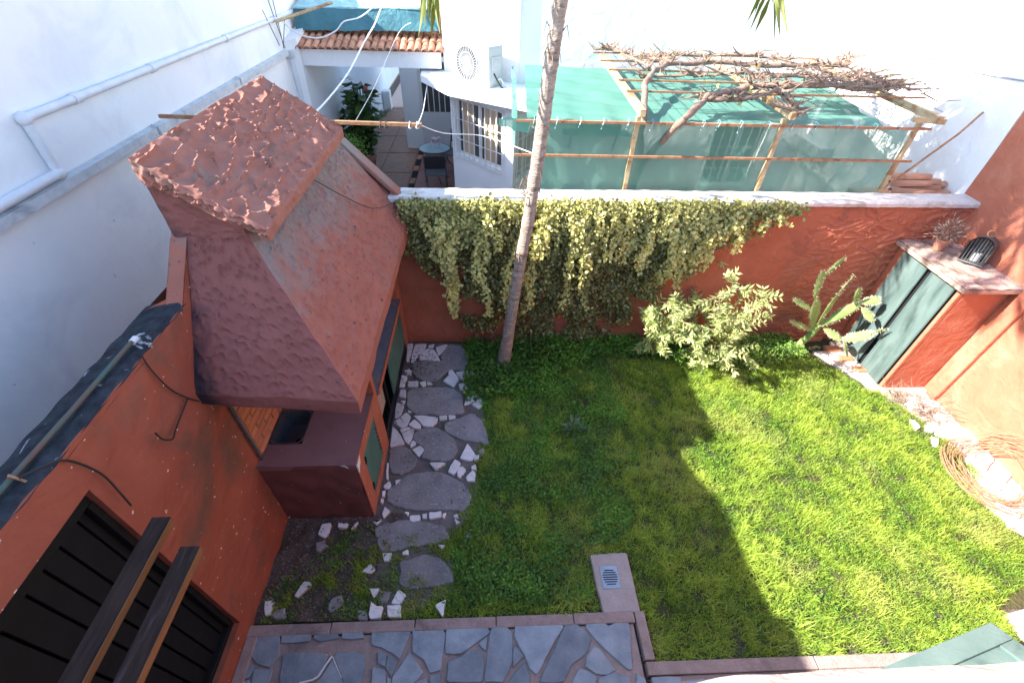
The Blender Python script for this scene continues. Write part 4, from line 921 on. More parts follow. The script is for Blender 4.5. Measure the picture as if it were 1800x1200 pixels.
clover('path_weeds', 9500, [(-1.1,2.2),(-.1,2.2),(0,3.4),(-.3,4.7),(-1.1,4.7)], (-1.1,2.2,0,4.7), .018, .03, M['clover'], 'little weeds growing in the joints of the stone path', 'weeds', .36, 44.)
n = 520; X = np.concatenate([rng.normal(size=200)*.12-.93, rng.uniform(-1.1,.0,120), rng.uniform(-1.9,-.9,200)]); Y = np.concatenate([rng.normal(size=200)*.16+4.3, rng.uniform(2.3,4.7,120), rng.uniform(1.4,2.15,200)])
k = X > -1.1; k |= Y < 2.17; k &= Y < 4.72; X, Y = X[k], Y[k]; n = len(X); d = rng.normal(size=(n,3)); d[:,2] *= .15
tag(leaves('leaf_litter', np.stack([X,Y,rng.uniform(.06,.07,n)],1), unit(d), rng.uniform(.012,.04,n), .014, mat('litter', (.07,.04,.025), (.2,.12,.07), 8, bump=0, attr=True, c3=(.1,.06,.04)), nrm=np.tile([0,0,1.],(n,1))+rng.normal(size=(n,3))*.3), 'brown dead leaves scattered over the stone path and bare earth', 'leaf litter', kind='stuff')
# small stones and leaf litter on the earth
mb = MB()
for k in range(260):
    x, y = rng.uniform(-1.9,-.9), rng.uniform(1.35,2.18); s_ = rng.uniform(.004,.014)
    mb.ell((x,y,.03), (Vector((1,0,0)),Vector((0,1,0)),Vector((0,0,1))), (s_,s_*rng.uniform(.6,1.2),s_*.6), 5, 3)
tag(mb.build('gravel', M['pathmortar']), 'scattered grit and crumbs of mortar on the bare earth', 'gravel', kind='stuff')
# one broad leaved weed in the lawn and the big one beside the palm
def rosette(name, x, y, n, L_, lab, m=None, h=.05, parent=None):
    a = rng.uniform(0,6.28,n); d = unit(np.stack([np.cos(a), np.sin(a), rng.uniform(.15,1.2,n)],1))
    c = np.stack([np.full(n,x), np.full(n,y), np.full(n,.02)],1)+d*rng.uniform(0,h,n)[:,None]
    o = leaves(name, c, d, rng.uniform(.5,1,n)*L_, L_*.3, m or M['clover'], nrm=np.tile([0,0,1.],(n,1)), rnd=rng.uniform(.2,.8,n)); tag(o, lab, 'weed'); return o
rosette('thistle_weed', 1.0, 3.2, 34, .15, 'broad leaved pale green weed rosette alone in the middle of the shaded lawn', mat('greyleaf', (.10,.17,.08), (.17,.24,.13), 4, rough=.5, bump=0, attr=True, trans=.2, c3=(.12,.19,.09)), .1)
for (x, y, lab) in ((.55,4.35,'bushy dark green weed right beside the palm trunk base'),(.9,4.45,'bushy dark green weed under the ivy, a step right of the palm')):
    n = 420; c = rng.normal(size=(n,3))*np.array([.13,.11,.07])+np.array([x,y,.15]); c[:,2] = np.abs(c[:,2])+.02
    tw = thing('leafy_weed', lab, 'weed')
    o = leaves('foliage', c, unit(rng.normal(size=(n,3))+np.array([0,0,.6])), rng.uniform(.04,.09,n), .03, M['clover'], tw, rnd=rng.uniform(0,.7,n)); stuff(o)
# ================= ivy on the back wall =================
ivy = thing('ivy', 'dense variegated ivy spilling over the back wall coping in hanging strands', 'ivy')
edge_ = [(-.97,1.5),(-.92,1.45),(-.8,1.2),(-.62,.95),(-.45,.55),(-.1,.15),(.1,.06),(1.0,.05),(1.6,.15),(1.87,.47),(2.3,1.0),(2.73,1.46),(3.15,1.84),(3.6,2.1)]
def zlow(x): return float(np.interp(x, [e[0] for e in edge_], [e[1] for e in edge_]))
pts=[]; drs=[]; rn=[]; ls=[]
# mat of darker leaves close to the wall, paler higher up
n = 52000
X = rng.uniform(-.98,3.62,n); Z = rng.uniform(.05,2.14,n)
zl = np.array([zlow(x) for x in X]); f = field(X, Z, 3.5, 2.); f2 = field(X, Z, 12., 9.)
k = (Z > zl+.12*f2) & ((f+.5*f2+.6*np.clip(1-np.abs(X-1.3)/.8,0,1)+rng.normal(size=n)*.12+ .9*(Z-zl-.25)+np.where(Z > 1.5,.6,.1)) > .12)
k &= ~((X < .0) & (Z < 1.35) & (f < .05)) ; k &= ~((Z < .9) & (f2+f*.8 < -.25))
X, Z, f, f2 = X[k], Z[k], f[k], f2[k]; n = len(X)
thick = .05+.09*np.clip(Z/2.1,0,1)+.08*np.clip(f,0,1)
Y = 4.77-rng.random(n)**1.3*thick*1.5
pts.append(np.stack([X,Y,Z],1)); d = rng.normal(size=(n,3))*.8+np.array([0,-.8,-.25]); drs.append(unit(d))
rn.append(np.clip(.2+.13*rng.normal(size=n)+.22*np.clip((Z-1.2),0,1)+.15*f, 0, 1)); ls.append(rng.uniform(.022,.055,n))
# hanging strands of pale young leaves
nstr = 150
mbs = MB()
nstr = 105
for s in range(nstr):
    x0 = rng.uniform(-.9,3.4); top = 2.16-.25*rng.random()**3
    if s % 3 == 0: x0 = rng.choice([-.6,-.3,.05,.45,.95,1.05,1.2,1.3,1.75,1.85,2.1,2.35,2.6]) + rng.normal()*.06
    lim = top-zlow(x0)-.1; L_ = min(lim, rng.uniform(.45,1.5) if s % 2 else rng.uniform(.2,.7)); 
    if L_ < .12: continue
    yo = rng.uniform(.08,.3); dxs = rng.normal()*.12
    m_ = int(L_*105); t = np.linspace(0,1,m_)
    cx = x0+dxs*t+.03*np.sin(t*6+s); cy = 4.74-yo*np.sin(np.minimum(t*2.4,1)*math.pi/2)+.05*t; czz = top-L_*t**1.15
    P_ = np.stack([cx,cy,czz],1)
    mbs.tube([Vector(p) for p in P_[::6]] or [Vector(P_[0]),Vector(P_[-1])], .0025, 3)
    for rep in range(2):
        j = rng.normal(size=P_.shape)*np.array([.024,.018,.012]); pts.append(P_+j)
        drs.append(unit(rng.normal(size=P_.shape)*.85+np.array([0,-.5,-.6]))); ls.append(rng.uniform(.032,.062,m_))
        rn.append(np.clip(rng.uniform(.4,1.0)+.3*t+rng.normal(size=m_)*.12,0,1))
# crest along the coping
n = 3600; X = rng.uniform(-.95,3.55,n); P_ = np.stack([X, 4.72-rng.random(n)*.12, 2.16-rng.random(n)*.14+.03*field(X,X*0,5.,1.)],1)
pts.append(P_); drs.append(unit(rng.normal(size=P_.shape)+np.array([0,-.4,.1]))); ls.append(rng.uniform(.022,.042,n)); rn.append(rng.uniform(.3,.95,n))
P_ = np.concatenate(pts); D_ = np.concatenate(drs); L2 = np.concatenate(ls); R2 = np.concatenate(rn)
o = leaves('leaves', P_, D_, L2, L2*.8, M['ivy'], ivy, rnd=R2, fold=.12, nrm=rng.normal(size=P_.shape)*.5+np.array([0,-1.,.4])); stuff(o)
mbs.tube([(-.02,4.7,.0),(-.12,4.72,.12),(-.3,4.745,.4),(-.5,4.76,.8)], [.02,.017,.012,.006], 7)
mbs.tube([(-.02,4.7,.0),(.1,4.73,.3),(.3,4.74,.8),(.5,4.75,1.5)], [.018,.014,.01,.006], 6)
mbs.tube([(1.2,4.72,.0),(1.25,4.74,.5),(1.3,4.75,1.2),(1.5,4.75,1.9)], [.018,.014,.01,.006], 6)
stuff(mbs.build('stems', M['vinewood'], ivy, smooth=True))

# ================= shrub =================
sh = thing('shrub', 'pale green bamboo-like shrub with narrow leaves against the red back wall', 'shrub')
mb = MB(); LP=[]; LD=[]; LL=[]; LR=[]
def branch(p0, d, L_, r, depth, leafy):
    p = Vector(p0); d = Vector(d).normalized(); n = max(4, int(L_/.05)); q = [p.copy()]
    for i in range(n):
        d = (d+Vector((rng.normal(),rng.normal(),rng.normal()))*.10+Vector((0,0,-.035*depth))).normalized(); p = p+d*(L_/n); q.append(p.copy())
    mb.tube(q, [r*(1-.7*i/n) for i in range(n+1)], 5)
    for i, pt in enumerate(q):
        t = i/n
        if leafy and t > .12:
            for k in range(rng.integers(7,12)):
                s = Vector(rng.normal(size=3)); s = (s-s.dot(d)*d).normalized()
                LP.append(pt); LD.append((s*.75+d*.6+Vector((0,0,-.15))).normalized()); LL.append(rng.uniform(.05,.1)); LR.append(.4+.5*t+rng.normal()*.15)
        if depth < 2 and t > .3 and rng.random() < (.36 if depth == 0 else .25):
            s = Vector(rng.normal(size=3)); s = (s-s.dot(d)*d).normalized(); branch(pt, (d+s*1.1), L_*rng.uniform(.25,.42), r*.5, depth+1, True)
for (bx,by,dx,dy,dz,L_) in ((2.95,4.5,-.35,-.15,1,1.25),(3.0,4.5,.1,-.35,1,1.2),(2.9,4.5,-.5,-.15,1,1.15),(2.95,4.48,-.3,-.3,.9,1.2),(3.0,4.5,.15,-.15,1,1.2),(2.3,4.5,-.15,-.1,1.1,1.05),(2.35,4.5,.1,-.2,1.1,1.1),(2.3,4.48,.1,-.45,.7,.8),(2.8,4.4,-.1,-.6,.6,.9),(2.95,4.45,.1,-.4,.9,.95),(2.25,4.4,-.1,-.3,1,.8),(2.6,4.45,.0,-.6,.8,1.1),(3.0,4.52,.3,0,1.1,1.6),(2.7,4.5,.25,-.1,1.2,1.9),(3.0,4.5,-.4,-.1,1.1,1.7),(2.3,4.5,-.1,-.1,1.2,1.2)):
    branch((bx,by,.02), (dx,dy*.8,dz), L_*.84, .013, 0, True)
stuff(mb.build('branches', M['vinewood'], sh, smooth=True))
P_ = np.array([list(v) for v in LP]); D_ = np.array([list(v) for v in LD])
kk = P_[:,1] < 4.74; P_, D_ = P_[kk], D_[kk]; LLn = np.array(LL)[kk]; LRn = np.array(LR)[kk]
stuff(leaves('foliage', P_, D_, LLn, LLn*.24, M['shrub'], sh, rnd=LRn, fold=.1))
# leafy green undergrowth below the shrub
n = 5200; c = np.stack([rng.uniform(2.5,4.3,n), rng.uniform(4.2,4.7,n), np.zeros(n)],1); hgt = .22+.18*field(c[:,0],c[:,1],3.,4.); c[:,2] = rng.random(n)**.6*hgt
o = leaves('undergrowth', c, unit(rng.normal(size=(n,3))+np.array([0,-.2,.7])), rng.uniform(.025,.055,n), .02, M['leafbright'], rnd=rng.random(n)); tag(o, 'bright green leafy undergrowth below the shrub at the wall foot', 'undergrowth', kind='stuff')

# ================= prickly pear =================
ca = thing('prickly_pear_cactus', 'spiny prickly pear cactus with flat pads leaning beside the cupboard doors', 'cactus')
def pad(base, tip, wd, th, facing, lab=None):
    base = Vector(base); tip = Vector(tip); ax = (tip-base); L_ = ax.length; ax.normalize(); fc = Vector(facing); fc = (fc-ax*fc.dot(ax)).normalized(); sx = ax.cross(fc)
    c = (base+tip)/2; vs = []; fs = []; nn, mm = 14, 10
    for i in range(mm+1):
        t = i/mm; w_ = wd*math.sin(math.pi*min(1,max(0,t)))**.62*(.62+.5*t)
        for k in range(nn):
            a = 2*math.pi*k/nn; vs.append(base+ax*(L_*t)+sx*(w_/2*math.cos(a))+fc*(th/2*math.sin(a)*(math.sin(math.pi*t)**.5 if 0<t<1 else 0)))
    for i in range(mm):
        for k in range(nn): a = i*nn+k; b = i*nn+(k+1)%nn; fs.append((a,b,b+nn,a+nn))
    o = MB().add(vs, fs).build('pad', M['cactus'], ca, smooth=True)
    sp = MB()
    for k in range(80):
        t = rng.uniform(.05,1); s = rng.choice([-1,1]); w_ = wd*math.sin(math.pi*min(.97,t))**.62*(.62+.5*t)
        if k % 3: q = base+ax*(L_*t)+sx*(s*w_/2*.98); dd = sx*s+ax*.3
        else: q = base+ax*(L_*t)+sx*(w_/2*rng.uniform(-.8,.8))+fc*(th/2*s*.9); dd = fc*s
        dd = (dd+Vector(rng.normal(size=3))*.35).normalized()*rng.uniform(.015,.035)
        sp.add([q-ax*.0025, q+ax*.0025, q+dd], [(0,1,2)])
    stuff(sp.build('spines', M['spine'], o))
mbt = MB().tube([(4.33,4.5,-.02),(4.36,4.49,.2),(4.42,4.48,.4),(4.44,4.47,.55)], [.05,.045,.05,.035], 10)
mbt.build('stem', M['cactus'], ca, smooth=True)
F1 = (.15,-1,.35)
pad((4.40,4.47,.42),(4.16,4.45,1.02),.17,.03,F1)
pad((4.42,4.47,.45),(4.42,4.46,1.08),.15,.03,(.5,-1,.1))
pad((4.44,4.47,.5),(4.78,4.42,.98),.14,.03,(-.5,-1,.5))
pad((4.40,4.47,.45),(3.98,4.45,.62),.10,.025,(0,-.5,1))
pad((4.22,4.47,.8),(3.9,4.5,.95),.12,.025,(0,-.4,1))
pad((4.15,4.46,.98),(4.1,4.52,1.38),.12,.025,F1)
pad((4.12,4.5,1.25),(4.36,4.6,1.52),.10,.025,(.2,-1,0))
pad((4.42,4.47,1.02),(4.52,4.5,1.32),.08,.02,(.8,-1,0))
pad((4.5,4.45,.5),(4.72,4.3,.42),.16,.03,(0,-.3,1))
pad((4.70,4.3,.42),(4.98,4.2,.62),.14,.03,(0,-.7,1))
pad((4.72,4.42,.9),(4.58,4.4,1.2),.12,.025,F1)
pad((4.75,4.42,.95),(4.98,4.4,1.02),.12,.02,(0,-.7,1))
pad((4.78,4.40,.9),(4.92,4.25,.78),.14,.02,(0,-.6,1))
pad((4.94,4.2,.6),(5.02,4.12,.78),.09,.02,(.3,-1,.3))
pad((4.74,4.28,.42),(4.86,4.2,.2),.10,.02,(.6,-.6,.4))

# dry clumps and coil at the right
def tangle(name, x, y, n, rad, h, m, lab, cat, r=.004, flat=False):
    mb = MB()
    for k in range(n):
        a = rng.uniform(0,6.28); c = Vector((x+rng.normal()*rad*.3, y+rng.normal()*rad*.3, .03)); q = [c]
        d = Vector((math.cos(a), math.sin(a), rng.uniform(.2,1.2))).normalized()
        for i in range(5): d = (d+Vector(rng.normal(size=3))*.35+Vector((0,0,-.22))).normalized(); c = c+d*rad*.28; c.z = max(.02, c.z); q.append(c.copy())
        mb.tube(q, [r*(1-.15*i) for i in range(6)], 4)
    o = mb.build(name, m); return tag(o, lab, cat)
tangle('dry_plant', 5.42, 3.36, 120, .3, .2, M['dry'], 'tangle of dry grey-brown stems at the lawn edge below the pilaster', 'dry plant')
tangle('dry_shoots', 5.24, 3.62, 70, .2, .2, M['dry'], 'smaller tuft of wilted stems just in front of the cupboard base', 'dry plant')
co = MB(); 
for k in range(46):
    r0 = rng.uniform(.3,.56); ph = rng.uniform(0,6.28); tilt = rng.normal()*.05; arc = rng.uniform(2,6.0)
    q = []
    for t in np.linspace(0,arc,26):
        a = ph+t; xx = r0*math.cos(a)*.95; yy = r0*math.sin(a)*.9
        q.append((5.72-.30+xx*.75, 2.45+yy, .06+.12*rng.random()*0+.04*abs(math.sin(a+k))+max(0,xx)*.75+.03*math.sin(3*a+k)))
    co.tube(q, .0032, 4)
tag(co.build('vine_coil', mat('coilm', (.26,.14,.08), (.38,.23,.14), 9, bump=.3)), 'large loose coil of brown dried vine leaning on the right wall', 'vine coil')
# ================= neighbour's yard =================
nf = struct(MB().box((-3.3,5.02,-.03),(5.74,8.29,-.005)).box((-3.3,8.2905,-.03),(-.7,30,-.005)).build('neighbour_floor', M['redfloor']))
# tiles of the passage
y = 5.6
while y < 16.3:
    for x0, x1 in ((-3.29,-2.55),(-2.545,-1.8)):
        o = MB().box((x0,y,-.01),(x1-.012,min(y+1.29,16.3)-.014,.012)).build('floor_tile', M['tilefloor'], nf, bevel=.002)
    y += 1.31
MB().box((-3.29,16.31,-.01),(-1.8,29,.01)).build('far_paving', M['pinkfloor'], nf)
MB().box((-1.79,5.6,-.012),(-1.66,12.3,.004)).build('drain_channel', M['void'], nf)
for k in range(9): MB().box((-1.785,5.7+.75*k,.006),(-1.665,6.0+.75*k,.016)).build('drain_bar', M['rust'], nf)
y = 6.0
while y < 12.3:
    for x0 in (-1.64,-.98,-.32): MB().box((x0,y,-.008),(x0+.645,y+.98,.008)).build('red_floor_tile', M['redfloor'], nf, bevel=.002)
    y += 1.0
# neighbour house
nh_ = thing('neighbour_house', "white neighbour's house with porch, bay and rear wall behind the garden wall", 'house')
A_ = Vector((-.62,8.47,0)); B_ = Vector((.42,7.42,0)); Cc = Vector((.98,8.3,0))
def wallseg(p, q, z0, z1, th=.12):
    d = (q-p).normalized(); n = Vector((d.y,-d.x,0)); 
    return p, q, d, n
def wall_with_holes(p, q, z0, z1, holes, m, name='wall', parent=None):
    """vertical wall from p to q, rectangular holes (s0,s1,z0,z1) measured along it"""
    d = (q-p); L_ = d.length; d.normalize(); n = Vector((d.y,-d.x,0)) # outward = right of p->q
    ss = sorted({0,L_,*[h[0] for h in holes],*[h[1] for h in holes]}); zs = sorted({z0,z1,*[h[2] for h in holes],*[h[3] for h in holes]})
    mb = MB()
    for i in range(len(ss)-1):
        for j in range(len(zs)-1):
            sm = (ss[i]+ss[i+1])/2; zm = (zs[j]+zs[j+1])/2
            if any(h[0] < sm < h[1] and h[2] < zm < h[3] for h in holes): continue
            a = p+d*ss[i]; b = p+d*ss[i+1]
            mb.add([(a.x,a.y,zs[j]),(b.x,b.y,zs[j]),(b.x,b.y,zs[j+1]),(a.x,a.y,zs[j+1])], [(0,1,2,3)])
    for h in holes:
        c = [(h[0],h[2]),(h[1],h[2]),(h[1],h[3]),(h[0],h[3])]
        for k in range(4):
            (s0,z_0),(s1,z_1) = c[k], c[(k+1)%4]; a = p+d*s0; b = p+d*s1; ai = a-n*.09; bi = b-n*.09
            mb.add([(a.x,a.y,z_0),(b.x,b.y,z_1),(bi.x,bi.y,z_1),(ai.x,ai.y,z_0)], [(0,1,2,3)])
    return mb.build(name, m, parent)
def window(p, q, s0, s1, z0, z1, parent, bars, rows, glass, off=.085, curt=False):
    d = (q-p).normalized(); n = Vector((d.y,-d.x,0))
    P3 = lambda s, z, o_: tuple(Vector((p.x,p.y,z))+d*s+n*o_)
    root = MB()
    def fb(a, b, c_, e, w_, h_): root.bar(P3(a,c_,e), P3(b,c_,e), w_, h_)
    def bx(mb, sa, sb, za, zb, oa, ob):
        mb.add([P3(sa,za,oa),P3(sb,za,oa),P3(sb,za,ob),P3(sa,za,ob),P3(sa,zb,oa),P3(sb,zb,oa),P3(sb,zb,ob),P3(sa,zb,ob)], [(0,3,2,1),(4,5,6,7),(0,1,5,4),(1,2,6,5),(2,3,7,6),(3,0,4,7)])
        return mb
    fr = MB(); w_ = .045
    bx(fr, s0, s1, z0, z0+w_, -off, -off+.03); bx(fr, s0, s1, z1-w_, z1, -off, -off+.03); bx(fr, s0, s0+w_, z0+w_+.001, z1-w_-.001, -off, -off+.03); bx(fr, s1-w_, s1, z0+w_+.001, z1-w_-.001, -off, -off+.03)
    mid = (s0+s1)/2; bx(fr, mid-w_/2, mid+w_/2, z0+w_+.001, z1-w_-.001, -off, -off+.028)
    win = fr.build('window', M['plastic'], parent)
    for a, b in ((s0+w_, mid-w_/2), (mid+w_/2, s1-w_)):
        bx(MB(), a+.001, b-.001, z0+w_, z1-w_, -off+.005, -off+.012).build('pane', glass, win)
        if curt: bx(MB(), a+.001+(b-a)*.15, b-(b-a)*.28, z0+w_, z1-w_, -off+.0125, -off+.014).build('curtain', M['curtain'], win)
    gr = MB()
    for k in range(bars+1):
        s = s0-.02+(s1-s0+.04)*k/bars; gr.bar(P3(s,z0-.05,.035), P3(s,z1+.03,.035), .014, .014, n)
    for k in range(rows+1):
        z = z0-.03+(z1-z0+.05)*k/rows; gr.bar(P3(s0-.04,z,.045), P3(s1+.04,z,.045), .014, .008)
    gr.build('grille', M['plastic'], win)
    return win
LAB = (B_-A_).length
wall_with_holes(A_, B_, 0, 2.405, [(.1,1.24,1.34,2.26)], M['whitep'], 'bay_wall', nh_)
window(A_, B_, .1, 1.24, 1.34, 2.26, nh_, 9, 3, M['glass'], curt=True)
LBC = (Cc-B_).length
wall_with_holes(B_, Cc, 0, 2.405, [(.1,.8,1.16,2.12)], M['whitep'], 'bay_wall', nh_)
window(B_, Cc, .1, .8, 1.16, 2.12, nh_, 5, 4, mat('curtainglass', (.4,.42,.36), (.5,.5,.45), 3, rough=.2, bump=0))
wall_with_holes(Vector((-.53,12.5,0)), A_, 0, 2.405, [], M['whitep'], 'bay_wall', nh_)
# rear wall of the house
wall_with_holes(Vector((.5,8.3,0)), Vector((5.75,8.3,0)), 0, 5.0, [(3.55,4.5,.85,1.93)], M['whitep'], 'rear_wall', nh_)
window(Vector((.5,8.3,0)), Vector((5.75,8.3,0)), 3.55, 4.5, .85, 1.93, nh_, 6, 3, M['glass'])
# upper angled volume over the bay
mb = MB(); U0 = Vector((-.74,9.1,0)); U1 = Vector((.51,8.27,0))
mb.add([(U0.x,U0.y,2.45),(U1.x,U1.y,2.45),(U1.x,U1.y,5.2),(U0.x,U0.y,5.2),(U1.x,10,2.45),(U1.x,10,5.2),(U0.x,11,2.45),(U0.x,11,5.2)], [(0,1,2,3),(1,4,5,2),(6,0,3,7)])
mb.build('upper_wall', M['whitep'], nh_)
MB().add([(-3.3,11.2,3.0),(-.7,11.2,3.0),(-.7,11.2,5.2),(-3.3,11.2,5.2)], [(0,1,2,3)]).build('upper_wall', M['whitep'], nh_)
# canopy slab over bay
mb = MB().slab([(-1.24,10.2),(-1.12,8.75),(-.6,7.88),(.64,7.06),(1.1,8.1),(.52,8.4),(-.7,9.3),(-.7,10.2)], 2.40, 2.505, .01)
mb.build('canopy_slab', M['whitep'], nh_)
# porch: beam, tiled roof, columns
pb = MB().box((-3.29,9.0,2.55),(-.78,9.14,2.82)).build('porch_beam', M['whitep'], nh_)
MB().box((-3.29,9.16,2.62),(-.74,11.15,2.7)).build('porch_ceiling', M['whitep'], nh_)
rf = MB().add([(-3.29,8.95,2.80),(-.72,8.95,2.80),(-.72,11.1,3.3),(-3.29,11.1,3.3)], [(0,1,2,3)]).build('roof', M['rooftile'], nh_)
tm = MB()
for i in range(2):
    pass
def tile_mesh():
    mb = MB(); n = 8
    for r_o in (.056,):
        for k in range(n+1):
            a = math.pi*k/n
            for yy, rr2 in ((0,r_o*1.08),(.36,r_o*.86)): mb.v.append((rr2*math.cos(a), yy, rr2*math.sin(a)*.9))
            for yy, rr2 in ((0,r_o*.82),(.36,r_o*.68)): mb.v.append((rr2*math.cos(a), yy, rr2*math.sin(a)*.9))
    for k in range(n):
        a = k*4; b = a+4; mb.f += [(a,b,b+1,a+1),(a+2,a+3,b+3,b+2),(a,a+2,b+2,b),(a+1,b+1,b+3,a+3)]
    m = mb.mesh('roof_tile'); m.materials.append(M['rooftile']); m.polygons.foreach_set('use_smooth',[True]*len(m.polygons)); return m
tmesh = tile_mesh(); sl = math.atan2(.5,2.15)
for row in range(3):
    for k in range(21):
        o = bpy.data.objects.new('roof_tile', tmesh); COL.objects.link(o); o.parent = rf
        yy = 8.88+row*.3; o.location = (-3.2+k*.12+random.uniform(-.004,.004), yy, 2.80+(yy-8.95)*.2326+.02+random.uniform(0,.006)); o.rotation_euler = (sl, 0, random.uniform(-.03,.03))
# side parapet of the roof beside the white building
MB().add([(XB+.002,8.8,0),(XB+.2,8.9,0),(XB+.2,8.9,2.95),(XB+.002,8.8,2.9),(XB+.002,11.1,0),(XB+.2,11.1,0),(XB+.2,11.1,3.35),(XB+.002,11.1,3.3)], [(0,1,2,3),(1,5,6,2),(3,2,6,7)]).build('side_parapet', M['whitep'], nh_)
# door wall under the porch
wall_with_holes(Vector((-2.1,12.5,0)), Vector((-.4,12.5,0)), 0, 2.62, [(.42,1.4,.0,2.2)], M['whitep'], 'porch_wall', nh_)
MB().box((-2.1,12.51,0),(-1.9,16,2.62)).build('porch_wall', M['whitep'], nh_)
dd_ = MB().box((-1.675,12.52,.02),(-.705,12.56,.9)).box((-1.675,12.52,.9001),(-1.6,12.56,2.18)).box((-.78,12.52,.9001),(-.705,12.56,2.18)).box((-1.5995,12.52,2.1),(-.7805,12.56,2.18)).build('door', M['plastic'], nh_)
MB().box((-1.599,12.545,.901),(-.781,12.555,2.099)).build('pane', M['glass'], dd_)
for k in range(1,6): MB().box((-1.6+.137*k-.011,12.5,.9),(-1.6+.137*k+.011,12.519,2.1)).build('bar', M['plastic'], dd_)
for k in range(8): MB().box((-1.64+.115*k,12.512,.12),(-1.64+.115*k+.1,12.5195,.8)).build('board', M['plastic'], dd_)
MB().add([(-3.299,16.31,0),(-3.6,16.31,0),(-3.6,16.31,4),(-3.299,16.31,4)], [(0,1,2,3)]).add([(-3.6,16.31,0),(-3.6,26,0),(-3.6,26,4),(-3.6,16.31,4),(-1.8,26,0),(-1.8,26,4)], [(0,1,2,3),(1,4,5,2)]).build('alley_return', M['whitep'], nh_)
MB().box((-3.29,15.9,.02),(-3.06,16.2,.55)).build('meter_box', M['plastic'], nh_, bevel=.01)
# blue-green tarpaulin heaped on the porch roof
def tarp(u, v):
    x = -3.22+2.42*u; cr = noise.noise(Vector((x*3.2, v*4, 1)))*.12+noise.noise(Vector((x*9, v*9, 4)))*.05
    edge_y = 9.45-.12*u; 
    if v < .35: t = v/.35; y = edge_y-.1*(1-t)+cr*.1; z = 2.98+.06*u+.02+.30*t+cr*.15
    else: t = (v-.35)/.65; y = edge_y+1.2*t+cr*.3; z = 3.3+.06*u+.18*t+cr*1.1*t+abs(noise.noise(Vector((x*2.5,t*3,9))))*.3*t
    return (x, y, z)
tpn = MB().grid(tarp, 120, 60); 
tt = thing('tarpaulin', 'crumpled blue-green tarpaulin heaped on the tiled porch roof', 'tarpaulin')
m1 = MB().grid(lambda u,v: tarp(u, v*.35), 120, 24).build('front_fold', M['tarp'], tt, smooth=True)
m2 = MB().grid(lambda u,v: tarp(u, .35+v*.65), 120, 46).build('crumpled_top', M['tarplight'], tt, smooth=True)
MB().tube([tarp(u,.35) for u in np.linspace(0,1,30)], .018, 6).build('hem', M['tarplight'], tt, smooth=True)
# cables and ropes
cable([(-1.55,9.3,3.7),(-1.73,8.8,3.25),(-1.81,8.0,3.06),(-1.87,7.0,2.85),(-1.83,5.5,2.83),(-1.8,4.7,2.9)], .011, M['cablewhite'], 'white_cable', 'thick white cable running from the tarpaulin down behind the chimney cap')
cable([(-1.5,9.3,3.7),(-1.68,9.0,3.48),(-1.99,8.9,3.27),(-2.25,8.8,3.21),(-2.41,8.8,3.08),(-2.7,8.8,2.98),(-3.0,8.8,3.03),(-3.25,8.85,3.2)], .011, M['cablewhite'], 'looping_cable', 'white cable looping left across the tarpaulin to the white building')
cable([(-1.2,8.8,3.22),(-1.42,8.8,3.07),(-1.74,8.0,2.5),(-1.62,6.0,2.54)], .004, M['cablewhite'], 'thin_rope', 'thin pale rope hanging in front of the potted plant')
cable([(-1.02,8.7,2.36),(-.83,6.5,2.58),(-.66,4.65,2.93)], .005, M['cablewhite'], 'tie_rope', 'pale rope from the porch beam to the end of the iron bar')
cable([(-.66,4.65,2.93),(-.45,5.0,2.74),(-.04,5.5,2.56),(.48,4.38,2.75)], .0045, M['cablewhite'], 'clothes_line', 'sagging clothes line from the iron bar end to the palm trunk')
cable([(-1.45,3.8,2.72),(-1.3,3.95,2.52),(-1.12,4.2,2.28),(-1.0,4.7,2.12),(-.95,4.85,2.17)], .004, M['cable'], 'hood_wire', 'thin dark wire lying across the upper slope of the hood')
aw = thing('aerial_wires', 'thin dark aerial wires running down the white building at the gutter end', 'wires')
for a, b in (((-3.24,8.4,3.95),(-3.24,8.71,2.84)),((-3.24,8.75,3.95),(-3.24,8.67,2.89)),((-3.24,8.22,3.39),(-3.24,8.51,2.91)),((-3.2,8.89,3.2),(-3.2,8.53,2.87))):
    MB().tube([a,b], .006, 5).build('wire', M['darkmetal'], aw)
yp = MB().tube([(-3.2,8.5,3.22),(-2.8,8.8,3.33),(-2.4,8.9,3.44)], .022, 7).build('bamboo_pole', M['yellowrust']); tag(yp, 'short yellowish pole resting on the left end of the tarpaulin', 'pole')
# air conditioner
ac = thing('air_conditioner', 'white air conditioner outdoor unit with round fan grille on the canopy', 'air conditioner')
F0 = Vector((-.53,8.47,2.50)); F1_ = Vector((-.01,7.97,2.50)); dA = (F1_-F0).normalized(); nA = Vector((dA.y,-dA.x,0)); wA = (F1_-F0).length+.06
def ap(s, z, o_): v = F0+dA*s-nA*o_; return (v.x, v.y, 2.50+z)
def abox(s0,s1,z0,z1,o0,o1): return MB().add([ap(s0,z0,o0),ap(s1,z0,o0),ap(s1,z0,o1),ap(s0,z0,o1),ap(s0,z1,o0),ap(s1,z1,o0),ap(s1,z1,o1),ap(s0,z1,o1)],[(0,3,2,1),(4,5,6,7),(0,1,5,4),(1,2,6,5),(2,3,7,6),(3,0,4,7)])
abox(0,wA,0,.56,0,.32).build('casing', M['accasing'], ac, bevel=.015)
fan = MB(); cS, cZ, rF = wA*.4, .28, .235
def cpt(r, a, o_=-.012): return ap(cS+r*math.cos(a), cZ+r*math.sin(a), o_)
disc = MB(); disc.add([cpt(rF,2*math.pi*k/32,-.003) for k in range(32)], [tuple(range(32))]).build('fan_opening', mat('greyvoid',(.1,.1,.105),bump=0), ac)
